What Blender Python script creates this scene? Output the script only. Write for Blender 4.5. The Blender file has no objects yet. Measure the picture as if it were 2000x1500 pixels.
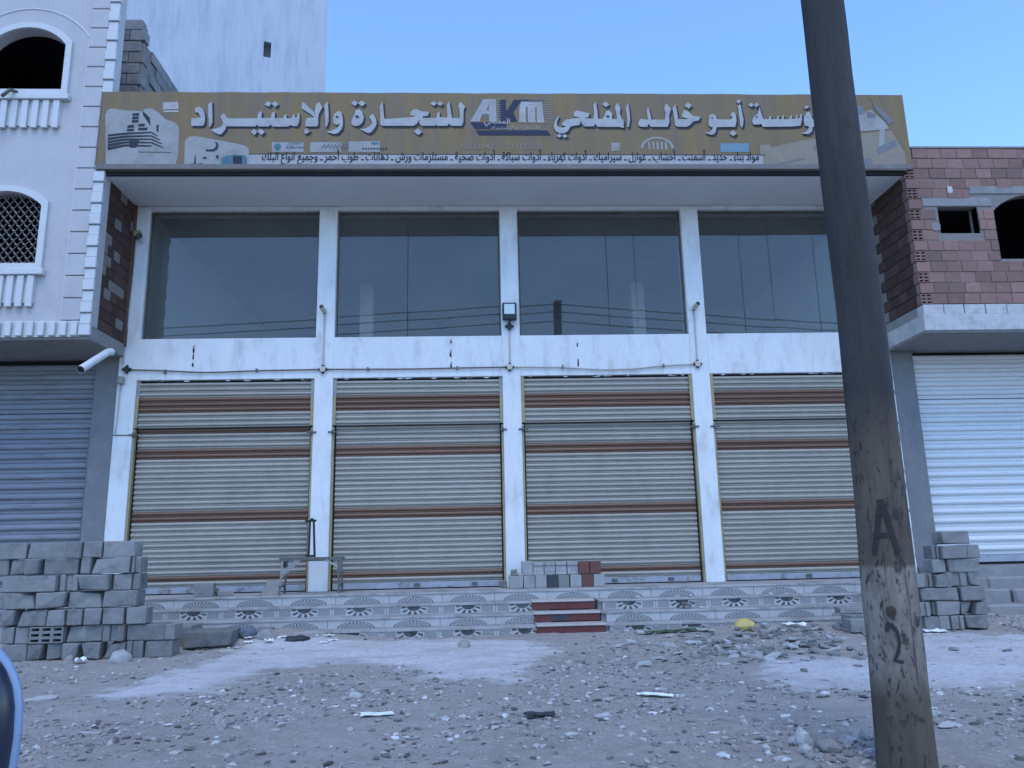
import bpy, bmesh, math, random
import numpy as np
from mathutils import Vector, Matrix, noise as mnoise
from mathutils.geometry import tessellate_polygon
R = math.radians
random.seed(7)
SC = bpy.context.scene
COL = SC.collection

# ------------------------------------------------------------------ camera
cam = bpy.data.cameras.new("camera")
cam.sensor_fit = 'HORIZONTAL'; cam.sensor_width = 36.0; cam.lens = 27.0
cam.clip_start = 0.05; cam.clip_end = 2000
cam_ob = bpy.data.objects.new("camera", cam); COL.objects.link(cam_ob)
pi_, ya, ro = R(11.817), R(2.594), R(-1.254)
fw = Vector((math.sin(ya)*math.cos(pi_), math.cos(ya)*math.cos(pi_), math.sin(pi_)))
rt = Vector((math.cos(ya), -math.sin(ya), 0)); up = rt.cross(fw)
r2 = rt*math.cos(ro) + up*math.sin(ro); u2 = up*math.cos(ro) - rt*math.sin(ro)
M = Matrix((r2, u2, -fw)).transposed().to_4x4(); M.translation = (0, -11.0, 1.03)
cam_ob.matrix_world = M
SC.camera = cam_ob

# ------------------------------------------------------------------ sky, sun, exposure
SUN_EL, SUN_AZ = 60.0, 180.0
w = bpy.data.worlds.new("World"); SC.world = w; w.use_nodes = True
nt = w.node_tree; nt.nodes.clear()
sky = nt.nodes.new('ShaderNodeTexSky'); sky.sky_type = 'NISHITA'; sky.sun_disc = False
sky.sun_elevation = R(SUN_EL); sky.sun_rotation = R(SUN_AZ)
sky.altitude = 0; sky.air_density = 1.0; sky.dust_density = 0.1; sky.ozone_density = 10.0
bg = nt.nodes.new('ShaderNodeBackground'); bg.inputs[1].default_value = 0.15
ow = nt.nodes.new('ShaderNodeOutputWorld')
nt.links.new(sky.outputs[0], bg.inputs[0]); nt.links.new(bg.outputs[0], ow.inputs[0])
sun = bpy.data.lights.new("sun", 'SUN'); sun.energy = 0.5; sun.angle = R(30); sun.color = (1.0, 0.97, 0.93)
sun_ob = bpy.data.objects.new("sun", sun); COL.objects.link(sun_ob)
sun_ob.location = (0, -20, 30); sun_ob.rotation_euler = (R(90-SUN_EL), 0, 0)
SC.view_settings.view_transform = 'Standard'; SC.view_settings.look = 'None'
SC.view_settings.gamma = 1.0; SC.view_settings.use_curve_mapping = False
SC.view_settings.exposure = 1.45

# ------------------------------------------------------------------ materials
def mat(name, col, var=.12, scale=5, rough=.85, bump=.15, bscale=45, rnd=0., col2=None, c2scale=2.5, c2amt=.5, stretch=(1,1,1), metal=0., world=False, c2soft=.12, spec=.3):
    m = bpy.data.materials.new(name); m.use_nodes = True
    N = m.node_tree.nodes; L = m.node_tree.links
    b = N['Principled BSDF']; b.inputs['Roughness'].default_value = rough; b.inputs['Metallic'].default_value = metal
    b.inputs['Specular IOR Level'].default_value = spec
    if world:
        g = N.new('ShaderNodeNewGeometry'); co = g.outputs['Position']
    else:
        g = N.new('ShaderNodeTexCoord'); co = g.outputs['Object']
    oi = N.new('ShaderNodeObjectInfo')
    off = N.new('ShaderNodeVectorMath'); off.operation = 'MULTIPLY_ADD'
    cmb = N.new('ShaderNodeCombineXYZ')
    for i in range(3): L.new(oi.outputs['Random'], cmb.inputs[i])
    off.inputs[1].default_value = (17, 31, 23); L.new(cmb.outputs[0], off.inputs[0]); L.new(co, off.inputs[2])
    co = off.outputs[0] if not world else co
    mp = N.new('ShaderNodeMapping'); mp.inputs['Scale'].default_value = stretch; L.new(co, mp.inputs[0])
    n1 = N.new('ShaderNodeTexNoise'); n1.inputs['Scale'].default_value = scale; n1.inputs['Detail'].default_value = 6; n1.inputs['Roughness'].default_value = .65
    L.new(mp.outputs[0], n1.inputs['Vector'])
    rp = N.new('ShaderNodeMapRange'); rp.inputs[1].default_value = .25; rp.inputs[2].default_value = .75
    rp.inputs[3].default_value = 1-var; rp.inputs[4].default_value = 1+var
    L.new(n1.outputs['Fac'], rp.inputs[0])
    val = rp.outputs[0]
    if rnd:
        r_ = N.new('ShaderNodeMapRange'); r_.inputs[3].default_value = 1-rnd; r_.inputs[4].default_value = 1+rnd
        L.new(oi.outputs['Random'], r_.inputs[0])
        mm = N.new('ShaderNodeMath'); mm.operation = 'MULTIPLY'; L.new(val, mm.inputs[0]); L.new(r_.outputs[0], mm.inputs[1]); val = mm.outputs[0]
    base = N.new('ShaderNodeRGB'); base.outputs[0].default_value = (*col, 1); cs = base.outputs[0]
    if col2:
        n2 = N.new('ShaderNodeTexNoise'); n2.inputs['Scale'].default_value = c2scale; n2.inputs['Detail'].default_value = 8; n2.inputs['Roughness'].default_value = .7
        L.new(mp.outputs[0], n2.inputs['Vector'])
        m2 = N.new('ShaderNodeMapRange'); m2.interpolation_type = 'SMOOTHSTEP'
        th = .72-.35*c2amt; m2.inputs[1].default_value = th-c2soft; m2.inputs[2].default_value = th+c2soft
        L.new(n2.outputs['Fac'], m2.inputs[0])
        mx = N.new('ShaderNodeMix'); mx.data_type = 'RGBA'; L.new(m2.outputs[0], mx.inputs[0]); L.new(cs, mx.inputs[6]); mx.inputs[7].default_value = (*col2, 1)
        cs = mx.outputs[2]
    sc = N.new('ShaderNodeVectorMath'); sc.operation = 'SCALE'; L.new(cs, sc.inputs[0]); L.new(val, sc.inputs['Scale'])
    L.new(sc.outputs[0], b.inputs['Base Color'])
    if bump:
        n3 = N.new('ShaderNodeTexNoise'); n3.inputs['Scale'].default_value = bscale; n3.inputs['Detail'].default_value = 5
        L.new(mp.outputs[0], n3.inputs['Vector'])
        bp = N.new('ShaderNodeBump'); bp.inputs['Strength'].default_value = bump; bp.inputs['Distance'].default_value = .02
        L.new(n3.outputs['Fac'], bp.inputs['Height']); L.new(bp.outputs[0], b.inputs['Normal'])
    return m

MT = {}
def defm(k, *a, **kw): MT[k] = mat(k, *a, **kw)
defm('white_paint', (.62,.62,.615), var=.07, scale=3, rough=.75, bump=.2, bscale=14, col2=(.47,.46,.45), c2scale=2.6, c2amt=.36, stretch=(1.6,1.6,.6), world=True)
defm('white_soffit', (.62,.62,.615), var=.04, scale=2, rough=.8, bump=.1, bscale=14, world=True)
defm('white_render', (.43,.41,.405), var=.06, scale=3, rough=.85, bump=.25, bscale=50, col2=(.36,.345,.34), c2scale=1.2, c2amt=.35, world=True, stretch=(1,1,.6))
defm('white_trim', (.53,.525,.52), var=.05, scale=4, rough=.75, bump=.1, col2=(.46,.45,.44), c2scale=4, c2amt=.3, world=True)
defm('far_render', (.42,.44,.48), var=.05, scale=1.5, rough=.9, bump=.1, bscale=10, col2=(.34,.37,.42), c2scale=2.2, c2amt=.5, stretch=(2.2,1,.3), world=True)
defm('ochre', (.20,.128,.046), var=.10, scale=3, rough=.55, bump=.03, col2=(.150,.112,.082), c2scale=1.8, c2amt=.55, stretch=(2.6,1,.35), world=True, c2soft=.25)
defm('print_white', (.36,.345,.34), var=.08, scale=8, rough=.55, bump=0, col2=(.27,.25,.24), c2scale=5, c2amt=.4, world=True, c2soft=.2)
defm('print_navy', (.017,.017,.024), var=.15, scale=6, rough=.5, bump=0, world=True)
defm('logo_blue', (.008,.013,.042), var=.1, scale=6, rough=.5, bump=0, world=True)
defm('print_pale', (.29,.275,.265), var=.08, scale=7, rough=.55, bump=0, col2=(.20,.178,.155), c2scale=4, c2amt=.4, world=True, c2soft=.2)
defm('strip_pale', (.345,.33,.325), var=.08, scale=7, rough=.55, bump=0, col2=(.27,.25,.23), c2scale=4, c2amt=.35, world=True, c2soft=.2)
defm('print_faint', (.23,.185,.135), var=.1, scale=9, rough=.55, bump=0, world=True)
defm('print_black', (.012,.012,.016), var=.1, rough=.5, bump=0, world=True)
defm('print_teal', (.05,.13,.16), var=.3, scale=14, rough=.5, bump=0, world=True)
defm('print_grey', (.15,.145,.15), var=.2, scale=14, rough=.5, bump=0, world=True)
defm('print_sky', (.13,.22,.27), var=.1, scale=10, rough=.5, bump=0, world=True)
defm('sign_trim', (.15,.132,.12), var=.12, scale=4, rough=.6, bump=.1, col2=(.20,.18,.16), c2scale=5, c2amt=.3, world=True)
defm('gap_shade', (.02,.02,.022), bump=0)  # near-black colour put in for the shade of gaps and hollows
defm('slat_beige', (.315,.288,.245), var=.06, scale=4, rough=.5, bump=.02, bscale=8, rnd=.07, stretch=(1.2,1,.8), col2=(.24,.22,.185), c2scale=1.7, c2amt=.18, c2soft=.22, world=True, spec=.4)
defm('slat_brown', (.145,.074,.047), var=.1, scale=4, rough=.45, bump=.02, bscale=8, rnd=.08, stretch=(.5,1,3), spec=.4)
defm('shutter_bar', (.30,.31,.34), var=.15, scale=5, rough=.5, bump=.05, col2=(.15,.11,.08), c2scale=6, c2amt=.3, metal=.2)
defm('rail_ochre', (.30,.245,.13), var=.15, scale=6, rough=.55, bump=.06, col2=(.20,.16,.10), c2scale=7, c2amt=.3)
defm('slat_white', (.62,.62,.62), var=.05, scale=3, rough=.5, bump=.02, rnd=.03, stretch=(.6,1,3), col2=(.46,.45,.43), c2scale=6, c2amt=.15)
defm('slat_slate', (.20,.21,.235), var=.1, scale=3, rough=.55, bump=.03, rnd=.05, stretch=(.6,1,3), col2=(.15,.145,.14), c2scale=5, c2amt=.3)
defm('concrete', (.235,.228,.22), var=.15, scale=7, rough=.92, bump=.4, bscale=40, col2=(.20,.195,.19), c2scale=4, c2amt=.35, world=True)
defm('concrete_pale', (.44,.43,.42), var=.14, scale=6, rough=.92, bump=.4, bscale=35, col2=(.32,.31,.30), c2scale=5, c2amt=.4, world=True)
defm('render_grey', (.17,.172,.175), var=.12, scale=5, rough=.92, bump=.3, bscale=40, col2=(.23,.22,.21), c2scale=4, c2amt=.25, world=True)
defm('block', (.205,.20,.193), var=.14, scale=9, rough=.95, bump=.5, bscale=70, rnd=.18, col2=(.14,.135,.13), c2scale=6, c2amt=.4)
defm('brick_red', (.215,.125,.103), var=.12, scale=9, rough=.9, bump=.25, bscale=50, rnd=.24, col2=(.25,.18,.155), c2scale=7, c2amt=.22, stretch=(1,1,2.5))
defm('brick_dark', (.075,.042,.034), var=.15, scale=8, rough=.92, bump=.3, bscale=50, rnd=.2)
defm('mortar', (.20,.18,.165), var=.15, scale=14, rough=.95, bump=.4, bscale=60, world=True)
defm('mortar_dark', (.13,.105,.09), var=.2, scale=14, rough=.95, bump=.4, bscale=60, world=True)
defm('sample_block', (.30,.295,.285), var=.12, scale=9, rough=.95, bump=.5, bscale=70, rnd=.1, col2=(.22,.215,.21), c2scale=6, c2amt=.3)
defm('red_block', (.135,.06,.05), var=.12, scale=12, rough=.9, bump=.3, bscale=70)
defm('charcoal_block', (.05,.055,.065), var=.15, scale=12, rough=.9, bump=.3, bscale=70)
defm('olive_block', (.19,.19,.165), var=.12, scale=12, rough=.9, bump=.3, bscale=70)
defm('red_tile', (.115,.03,.028), var=.2, scale=4, rough=.4, bump=.03, col2=(.06,.03,.035), c2scale=3, c2amt=.35)
defm('tread_beige', (.42,.38,.34), var=.1, scale=9, rough=.6, bump=.1, col2=(.28,.26,.24), c2scale=8, c2amt=.3)
defm('tread_stone', (.34,.33,.32), var=.12, scale=8, rough=.8, bump=.2, col2=(.20,.185,.17), c2scale=3, c2amt=.5, world=True)
defm('black_metal', (.015,.015,.018), var=.2, rough=.5, bump=.05)
defm('steel', (.12,.115,.105), var=.25, scale=12, rough=.55, bump=.1, metal=.3, col2=(.12,.085,.06), c2scale=9, c2amt=.35)
defm('steel_pale', (.25,.25,.235), var=.2, scale=10, rough=.55, bump=.1, col2=(.2,.15,.1), c2scale=9, c2amt=.25)
defm('black_plastic', (.02,.021,.024), var=.1, rough=.45, bump=0)
defm('beige_plastic', (.46,.42,.33), var=.08, rough=.5, bump=0)
defm('conduit', (.42,.40,.38), var=.1, rough=.55, bump=0)
defm('cable_dark', (.13,.12,.12), var=.2, rough=.6, bump=0)
defm('lamp_glass', (.50,.56,.56), var=.06, scale=20, rough=.25, bump=0, spec=.5)
defm('pvc', (.60,.61,.62), var=.08, scale=8, rough=.45, bump=.03, col2=(.42,.41,.40), c2scale=6, c2amt=.3)
defm('brown_paint', (.12,.06,.045), var=.2, scale=6, rough=.7, bump=.2, world=True)
defm('rust', (.05,.03,.018), var=.3, scale=30, rough=.95, bump=.3)
defm('room_grey', (.62,.63,.63), var=.05, scale=2, rough=.9, bump=0, world=True)
defm('room_pale', (.72,.72,.72), var=.05, scale=2, rough=.9, bump=0, world=True)
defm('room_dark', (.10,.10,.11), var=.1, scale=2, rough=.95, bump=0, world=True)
defm('stone', (.24,.225,.21), var=.18, scale=14, rough=.95, bump=.4, bscale=60, rnd=.18)
defm('stone_pale', (.37,.36,.35), var=.12, scale=14, rough=.92, bump=.3, bscale=60, rnd=.12)
defm('plastic_white', (.72,.74,.72), var=.06, rough=.45, bump=.05)
defm('bag_yellow', (.50,.36,.12), var=.2, scale=14, rough=.6, bump=.3, bscale=30)
defm('bag_dark', (.035,.035,.04), var=.2, scale=10, rough=.5, bump=.3, bscale=30)
defm('bag_blue', (.10,.115,.14), var=.3, scale=20, rough=.5, bump=.2)
defm('glass_green', (.05,.10,.06), var=.3, scale=20, rough=.4, bump=.1)
defm('car_navy', (.012,.018,.04), var=.02, rough=.25, bump=0, spec=.6)
defm('edge_highlight_blue', (.24,.31,.44), var=.02, rough=.3, bump=0, spec=.6)  # pale blue of the housing's edge highlight, put in as colour

def glassmat():
    m = bpy.data.materials.new('window_glass'); m.use_nodes = True
    N = m.node_tree.nodes; L = m.node_tree.links; N.clear()
    o = N.new('ShaderNodeOutputMaterial'); t = N.new('ShaderNodeBsdfTransparent'); t.inputs[0].default_value = (.90,.92,.92,1)
    g = N.new('ShaderNodeBsdfGlossy'); g.inputs['Roughness'].default_value = .0; g.inputs[0].default_value = (.92,.86,.78,1)
    f = N.new('ShaderNodeFresnel'); f.inputs['IOR'].default_value = 1.52
    tc = N.new('ShaderNodeTexCoord'); n = N.new('ShaderNodeTexNoise'); n.inputs['Scale'].default_value = .9; n.inputs['Detail'].default_value = 1
    bp = N.new('ShaderNodeBump'); bp.inputs['Strength'].default_value = .03; bp.inputs['Distance'].default_value = .02
    oi = N.new('ShaderNodeObjectInfo')
    ad = N.new('ShaderNodeVectorMath'); ad.operation = 'ADD'; L.new(tc.outputs['Object'], ad.inputs[0]); L.new(oi.outputs['Location'], ad.inputs[1])
    L.new(ad.outputs[0], n.inputs['Vector']); L.new(n.outputs['Fac'], bp.inputs['Height']); L.new(bp.outputs[0], g.inputs['Normal'])
    x = N.new('ShaderNodeMixShader'); L.new(f.outputs[0], x.inputs[0]); L.new(t.outputs[0], x.inputs[1]); L.new(g.outputs[0], x.inputs[2])
    df = N.new('ShaderNodeBsdfDiffuse'); df.inputs[0].default_value = (.34,.32,.29,1)
    n2 = N.new('ShaderNodeTexNoise'); n2.inputs['Scale'].default_value = 1.6; n2.inputs['Detail'].default_value = 6; L.new(ad.outputs[0], n2.inputs['Vector'])
    mr_ = N.new('ShaderNodeMapRange'); mr_.inputs[1].default_value = .3; mr_.inputs[2].default_value = .75; mr_.inputs[3].default_value = .045; mr_.inputs[4].default_value = .12; L.new(n2.outputs['Fac'], mr_.inputs[0])
    y = N.new('ShaderNodeMixShader'); L.new(mr_.outputs[0], y.inputs[0]); L.new(x.outputs[0], y.inputs[1]); L.new(df.outputs[0], y.inputs[2])
    L.new(y.outputs[0], o.inputs[0]); return m
MT['glass'] = glassmat()

# node expression helper for the printed tiles
def tilemat(name, kind, H):
    m = bpy.data.materials.new(name); m.use_nodes = True
    N = m.node_tree.nodes; L = m.node_tree.links; b = N['Principled BSDF']; b.inputs['Roughness'].default_value = .55
    def mth(op, a, c=None, d=None):
        n = N.new('ShaderNodeMath'); n.operation = op
        for i, q in enumerate((a, c, d)):
            if q is None: continue
            if isinstance(q, (int, float)): n.inputs[i].default_value = q
            else: L.new(q, n.inputs[i])
        return n.outputs[0]
    tc = N.new('ShaderNodeTexCoord'); sx = N.new('ShaderNodeSeparateXYZ'); L.new(tc.outputs['Object'], sx.inputs[0])
    u, v = sx.outputs[0], sx.outputs[2]
    oi = N.new('ShaderNodeObjectInfo')
    def ell(cu, cv, a, c):
        x = mth('DIVIDE', mth('SUBTRACT', u, cu), a); y = mth('DIVIDE', mth('SUBTRACT', v, cv), c)
        return mth('SQRT', mth('ADD', mth('MULTIPLY', x, x), mth('MULTIPLY', y, y))), x, y
    if kind == 'fan':
        q, x, y = ell(0, -.004, .225, H*.86); ang = mth('ARCTAN2', y, x)
        ring = mth('MULTIPLY', mth('GREATER_THAN', q, .93), mth('LESS_THAN', q, 1.0))
        row = mth('FLOOR', mth('MULTIPLY', q, 4.6))
        gap = mth('GREATER_THAN', mth('FRACT', mth('MULTIPLY', q, 4.6)), .16)
        dash = mth('GREATER_THAN', mth('SINE', mth('ADD', mth('MULTIPLY', ang, 26.0), mth('MULTIPLY', row, 2.2))), -.25)
        ins = mth('MULTIPLY', mth('MULTIPLY', dash, gap), mth('LESS_THAN', q, .87))
        mask = mth('MAXIMUM', ring, ins)
    else:
        q, x, y = ell(0, H, .085, H*.55); ang = mth('ARCTAN2', y, x)
        disc = mth('LESS_THAN', q, 1.0)
        rays = mth('MULTIPLY', mth('GREATER_THAN', mth('SINE', mth('MULTIPLY', ang, 12.0)), .1), mth('MULTIPLY', mth('GREATER_THAN', q, 1.15), mth('LESS_THAN', q, 2.0)))
        rays = mth('MULTIPLY', rays, mth('LESS_THAN', mth('ABSOLUTE', u), .15))
        au = mth('ABSOLUTE', u)
        net = mth('MULTIPLY', mth('MULTIPLY', mth('GREATER_THAN', au, .165), mth('LESS_THAN', au, .31)), mth('MULTIPLY', mth('GREATER_THAN', v, H*.10), mth('LESS_THAN', v, H*.88)))
        row = mth('FLOOR', mth('MULTIPLY', v, 62.0)); gap = mth('GREATER_THAN', mth('FRACT', mth('MULTIPLY', v, 62.0)), .25)
        dash = mth('GREATER_THAN', mth('SINE', mth('ADD', mth('MULTIPLY', u, 250.0), mth('MULTIPLY', row, 2.4))), -.35)
        net = mth('MULTIPLY', net, mth('MULTIPLY', dash, gap))
        mask = mth('MAXIMUM', mth('MAXIMUM', disc, rays), net)
    gp = N.new('ShaderNodeNewGeometry')
    n1 = N.new('ShaderNodeTexNoise'); n1.inputs['Scale'].default_value = 7; n1.inputs['Detail'].default_value = 8; n1.inputs['Roughness'].default_value = .75
    L.new(gp.outputs['Position'], n1.inputs['Vector'])
    wear = N.new('ShaderNodeMapRange'); wear.inputs[1].default_value = .40; wear.inputs[2].default_value = .62; L.new(n1.outputs['Fac'], wear.inputs[0])
    mk = mth('MULTIPLY', mask, mth('SUBTRACT', 1.0, mth('MULTIPLY', wear.outputs[0], .22)))
    r0 = N.new('ShaderNodeMix'); r0.data_type = 'RGBA'; L.new(n1.outputs['Fac'], r0.inputs[0]); r0.inputs[6].default_value = (.50,.49,.49,1); r0.inputs[7].default_value = (.24,.225,.21,1)
    mx = N.new('ShaderNodeMix'); mx.data_type = 'RGBA'; L.new(mk, mx.inputs[0]); L.new(r0.outputs[2], mx.inputs[6]); mx.inputs[7].default_value = (.022,.02,.022,1)
    L.new(mx.outputs[2], b.inputs['Base Color']); return m
MT['tile_fan'] = tilemat('tile_fan', 'fan', .122)
MT['tile_sun'] = tilemat('tile_sun', 'sun', .122)

# ------------------------------------------------------------------ mesh helpers
class MB:
    def __init__(s): s.v = []; s.f = []
    def box(s, x0, x1, y0, y1, z0, z1):
        n = len(s.v)
        s.v += [(x0,y0,z0),(x1,y0,z0),(x1,y1,z0),(x0,y1,z0),(x0,y0,z1),(x1,y0,z1),(x1,y1,z1),(x0,y1,z1)]
        s.f += [[n+i for i in q] for q in ((0,3,2,1),(4,5,6,7),(0,1,5,4),(1,2,6,5),(2,3,7,6),(3,0,4,7))]
        return s
    def quad(s, *p):
        n = len(s.v); s.v += [tuple(q) for q in p]; s.f.append(list(range(n, n+len(p)))); return s
    def tube(s, pts, r, seg=8, caps=True):
        pts = [Vector(p) for p in pts]; rs = r if isinstance(r, (list, tuple)) else [r]*len(pts)
        n0 = len(s.v); prev = None
        for i, p in enumerate(pts):
            t = (pts[min(i+1, len(pts)-1)] - pts[max(i-1, 0)]).normalized()
            a = prev if prev is not None else (Vector((0,0,1)) if abs(t.z) < .9 else Vector((1,0,0)))
            a = (a - t*a.dot(t)).normalized(); prev = a; c = t.cross(a)
            for k in range(seg):
                an = 2*math.pi*k/seg
                s.v.append(tuple(p + (a*math.cos(an) + c*math.sin(an))*rs[i]))
        for i in range(len(pts)-1):
            for k in range(seg):
                q = n0+i*seg; k2 = (k+1) % seg
                s.f.append([q+k, q+k2, q+seg+k2, q+seg+k])
        if caps:
            s.f.append([n0+k for k in range(seg)][::-1]); s.f.append([n0+(len(pts)-1)*seg+k for k in range(seg)])
        return s
    def bar(s, a, b, wd, th):
        a = Vector(a); b = Vector(b); t = (b-a).normalized()
        sd = t.cross(Vector((0,1,0)));
        if sd.length < .1: sd = t.cross(Vector((1,0,0)))
        sd.normalize(); u = sd.cross(t); n = len(s.v)
        for p in (a, b):
            for q, r_ in ((-1,-1),(1,-1),(1,1),(-1,1)): s.v.append(tuple(p + sd*q*wd/2 + u*r_*th/2))
        s.f += [[n+i for i in q] for q in ((0,3,2,1),(4,5,6,7),(0,1,5,4),(1,2,6,5),(2,3,7,6),(3,0,4,7))]
        return s
    def poly(s, pts, y, hole=None):   # flat polygon in the XZ plane at depth y, facing -Y
        loops = [[Vector((p[0], p[1], 0)) for p in pts]] + [[Vector((p[0], p[1], 0)) for p in h] for h in (hole or [])]
        flat = [p for l in loops for p in l]; n = len(s.v)
        s.v += [(p.x, y, p.y) for p in flat]
        for t in tessellate_polygon(loops):
            a, b, c = [flat[i] for i in t]
            if (b-a).cross(c-a).z < 0: t = (t[0], t[2], t[1])
            s.f.append([n+i for i in t])
        return s
    def prism(s, pts, y0, y1, hole=None):   # polygon slab from y0 (front) to y1 (back)
        s.poly(pts, y0, hole); n = len(s.v); s.poly(pts, y1, hole)
        for l in [pts] + (hole or []):
            for i in range(len(l)):
                a, b = l[i], l[(i+1) % len(l)]
                s.quad((a[0],y0,a[1]), (b[0],y0,b[1]), (b[0],y1,b[1]), (a[0],y1,a[1]))
        return s
    def mesh(s, name, m, smooth=False, bevel=0, fix=False):
        me = bpy.data.meshes.new(name); me.from_pydata(s.v, [], s.f)
        for k in (m if isinstance(m, (list, tuple)) else [m]): me.materials.append(MT[k])
        if bevel or fix:
            bm = bmesh.new(); bm.from_mesh(me)
            if fix: bmesh.ops.recalc_face_normals(bm, faces=bm.faces)
            if bevel: bmesh.ops.bevel(bm, geom=list(bm.edges), offset=bevel, segments=1, affect='EDGES', clamp_overlap=True)
            bm.to_mesh(me); bm.free()
        if smooth: me.polygons.foreach_set('use_smooth', [True]*len(me.polygons))
        me.update(); return me

def wloc(o):
    v = Vector((0,0,0))
    while o is not None: v = v + o.location; o = o.parent
    return v
def empty(name, loc, label, cat, group=None):
    o = bpy.data.objects.new(name, None); o.empty_display_size = .2; COL.objects.link(o); o.location = loc
    tag(o, label, cat, group); return o
def tag(o, label=None, cat=None, group=None, kind=None):
    if label: o['label'] = label
    if cat: o['category'] = cat
    if group: o['group'] = group
    if kind: o['kind'] = kind
    return o
def place(name, me, loc, parent=None, rot=None):     # an object that shares mesh data; loc is in world space
    o = bpy.data.objects.new(name, me); COL.objects.link(o)
    o.parent = parent; o.location = Vector(loc) - (wloc(parent) if parent else Vector((0,0,0)))
    if rot: o.rotation_euler = rot
    return o
def part(name, mb, m, parent=None, smooth=False, bevel=0, origin=None, fix=False):   # mesh written in world space
    if origin is None:
        origin = wloc(parent) if parent is not None else Vector((0,0,0))
    og = Vector(origin); mb.v = [(p[0]-og.x, p[1]-og.y, p[2]-og.z) for p in mb.v]
    return place(name, mb.mesh(name, m, smooth, bevel, fix), og, parent)
def single(name, mb, m, origin, label, cat, group=None, **kw):
    return tag(part(name, mb, m, None, origin=origin, **kw), label, cat, group)

def slot_face(w, h, d, nx, nz, fx=.62, fz=.5, deep=.8):   # a block w x h x d, its front (-Y) pierced by nx x nz slots; origin front bottom centre
    s = MB(); xs = [-w/2]; zs = [0.]
    for i in range(nx):
        c = -w/2 + w*(i+.5)/nx; hw = w/nx*fx/2; xs += [c-hw, c+hw]
    for i in range(nz):
        c = h*(i+.5)/nz; hh = h/nz*fz/2; zs += [c-hh, c+hh]
    xs.append(w/2); zs.append(h)
    for i in range(len(xs)-1):
        for k in range(len(zs)-1):
            a, b, c, e = xs[i], xs[i+1], zs[k], zs[k+1]
            if i % 2 and k % 2:
                y = d*deep
                s.quad((a,y,c),(b,y,c),(b,y,e),(a,y,e)); s.quad((a,0,c),(a,y,c),(a,y,e),(a,0,e)); s.quad((b,0,c),(b,0,e),(b,y,e),(b,y,c))
                s.quad((a,0,c),(b,0,c),(b,y,c),(a,y,c)); s.quad((a,0,e),(a,y,e),(b,y,e),(b,0,e))
            else: s.quad((a,0,c),(b,0,c),(b,0,e),(a,0,e))
    x0, x1 = -w/2, w/2
    s.quad((x0,0,0),(x0,0,h),(x0,d,h),(x0,d,0)); s.quad((x1,0,0),(x1,d,0),(x1,d,h),(x1,0,h))
    s.quad((x0,0,h),(x1,0,h),(x1,d,h),(x0,d,h)); s.quad((x0,0,0),(x0,d,0),(x1,d,0),(x1,0,0)); s.quad((x0,d,0),(x0,d,h),(x1,d,h),(x1,d,0))
    return s
def rough_block(w, d, h, rs, bev=.012, jit=.004, chip=.5):    # origin at bottom centre
    s = MB().box(-w/2, w/2, -d/2, d/2, 0, h)
    s.v = [(x+rs.uniform(-jit,jit), y+rs.uniform(-jit,jit), z+(rs.uniform(-jit,0) if z else 0)) for x, y, z in s.v]
    if rs.random() < chip:      # a knocked-off corner
        i = rs.choice((0,1,4,5)); x, y, z = s.v[i]; c = rs.uniform(.015,.04); s.v[i] = (x-math.copysign(c, x), y+c*.8, z+(c*.5 if z < h/2 else -c*.7))
    return s
def rock(rs, sx, sy, sz, sub=2, flat=.25, noise_=.25, ncut=6):
    bm = bmesh.new(); bmesh.ops.create_icosphere(bm, subdivisions=sub, radius=1)
    o = Vector((rs.uniform(0,50), rs.uniform(0,50), rs.uniform(0,50)))
    cuts = [(Vector((rs.uniform(-1,1), rs.uniform(-1,1), rs.uniform(-.3,1))).normalized(), rs.uniform(.5,.85)) for _ in range(ncut)]
    for v in bm.verts:
        n = v.co.copy()
        for a, dd in cuts:
            k = n.dot(a)
            if k > dd: n -= a*(k-dd)
        n *= 1 + noise_*mnoise.noise(v.co*1.3+o)
        v.co = Vector((n.x*sx, n.y*sy, max(n.z, -flat)*sz))
    s = MB(); bm.verts.index_update(); s.v = [tuple(v.co) for v in bm.verts]; s.f = [[q.index for q in f.verts] for f in bm.faces]; bm.free(); return s
ORD = ['first','second','third','fourth','fifth','sixth','seventh','eighth','ninth','tenth']
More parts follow.
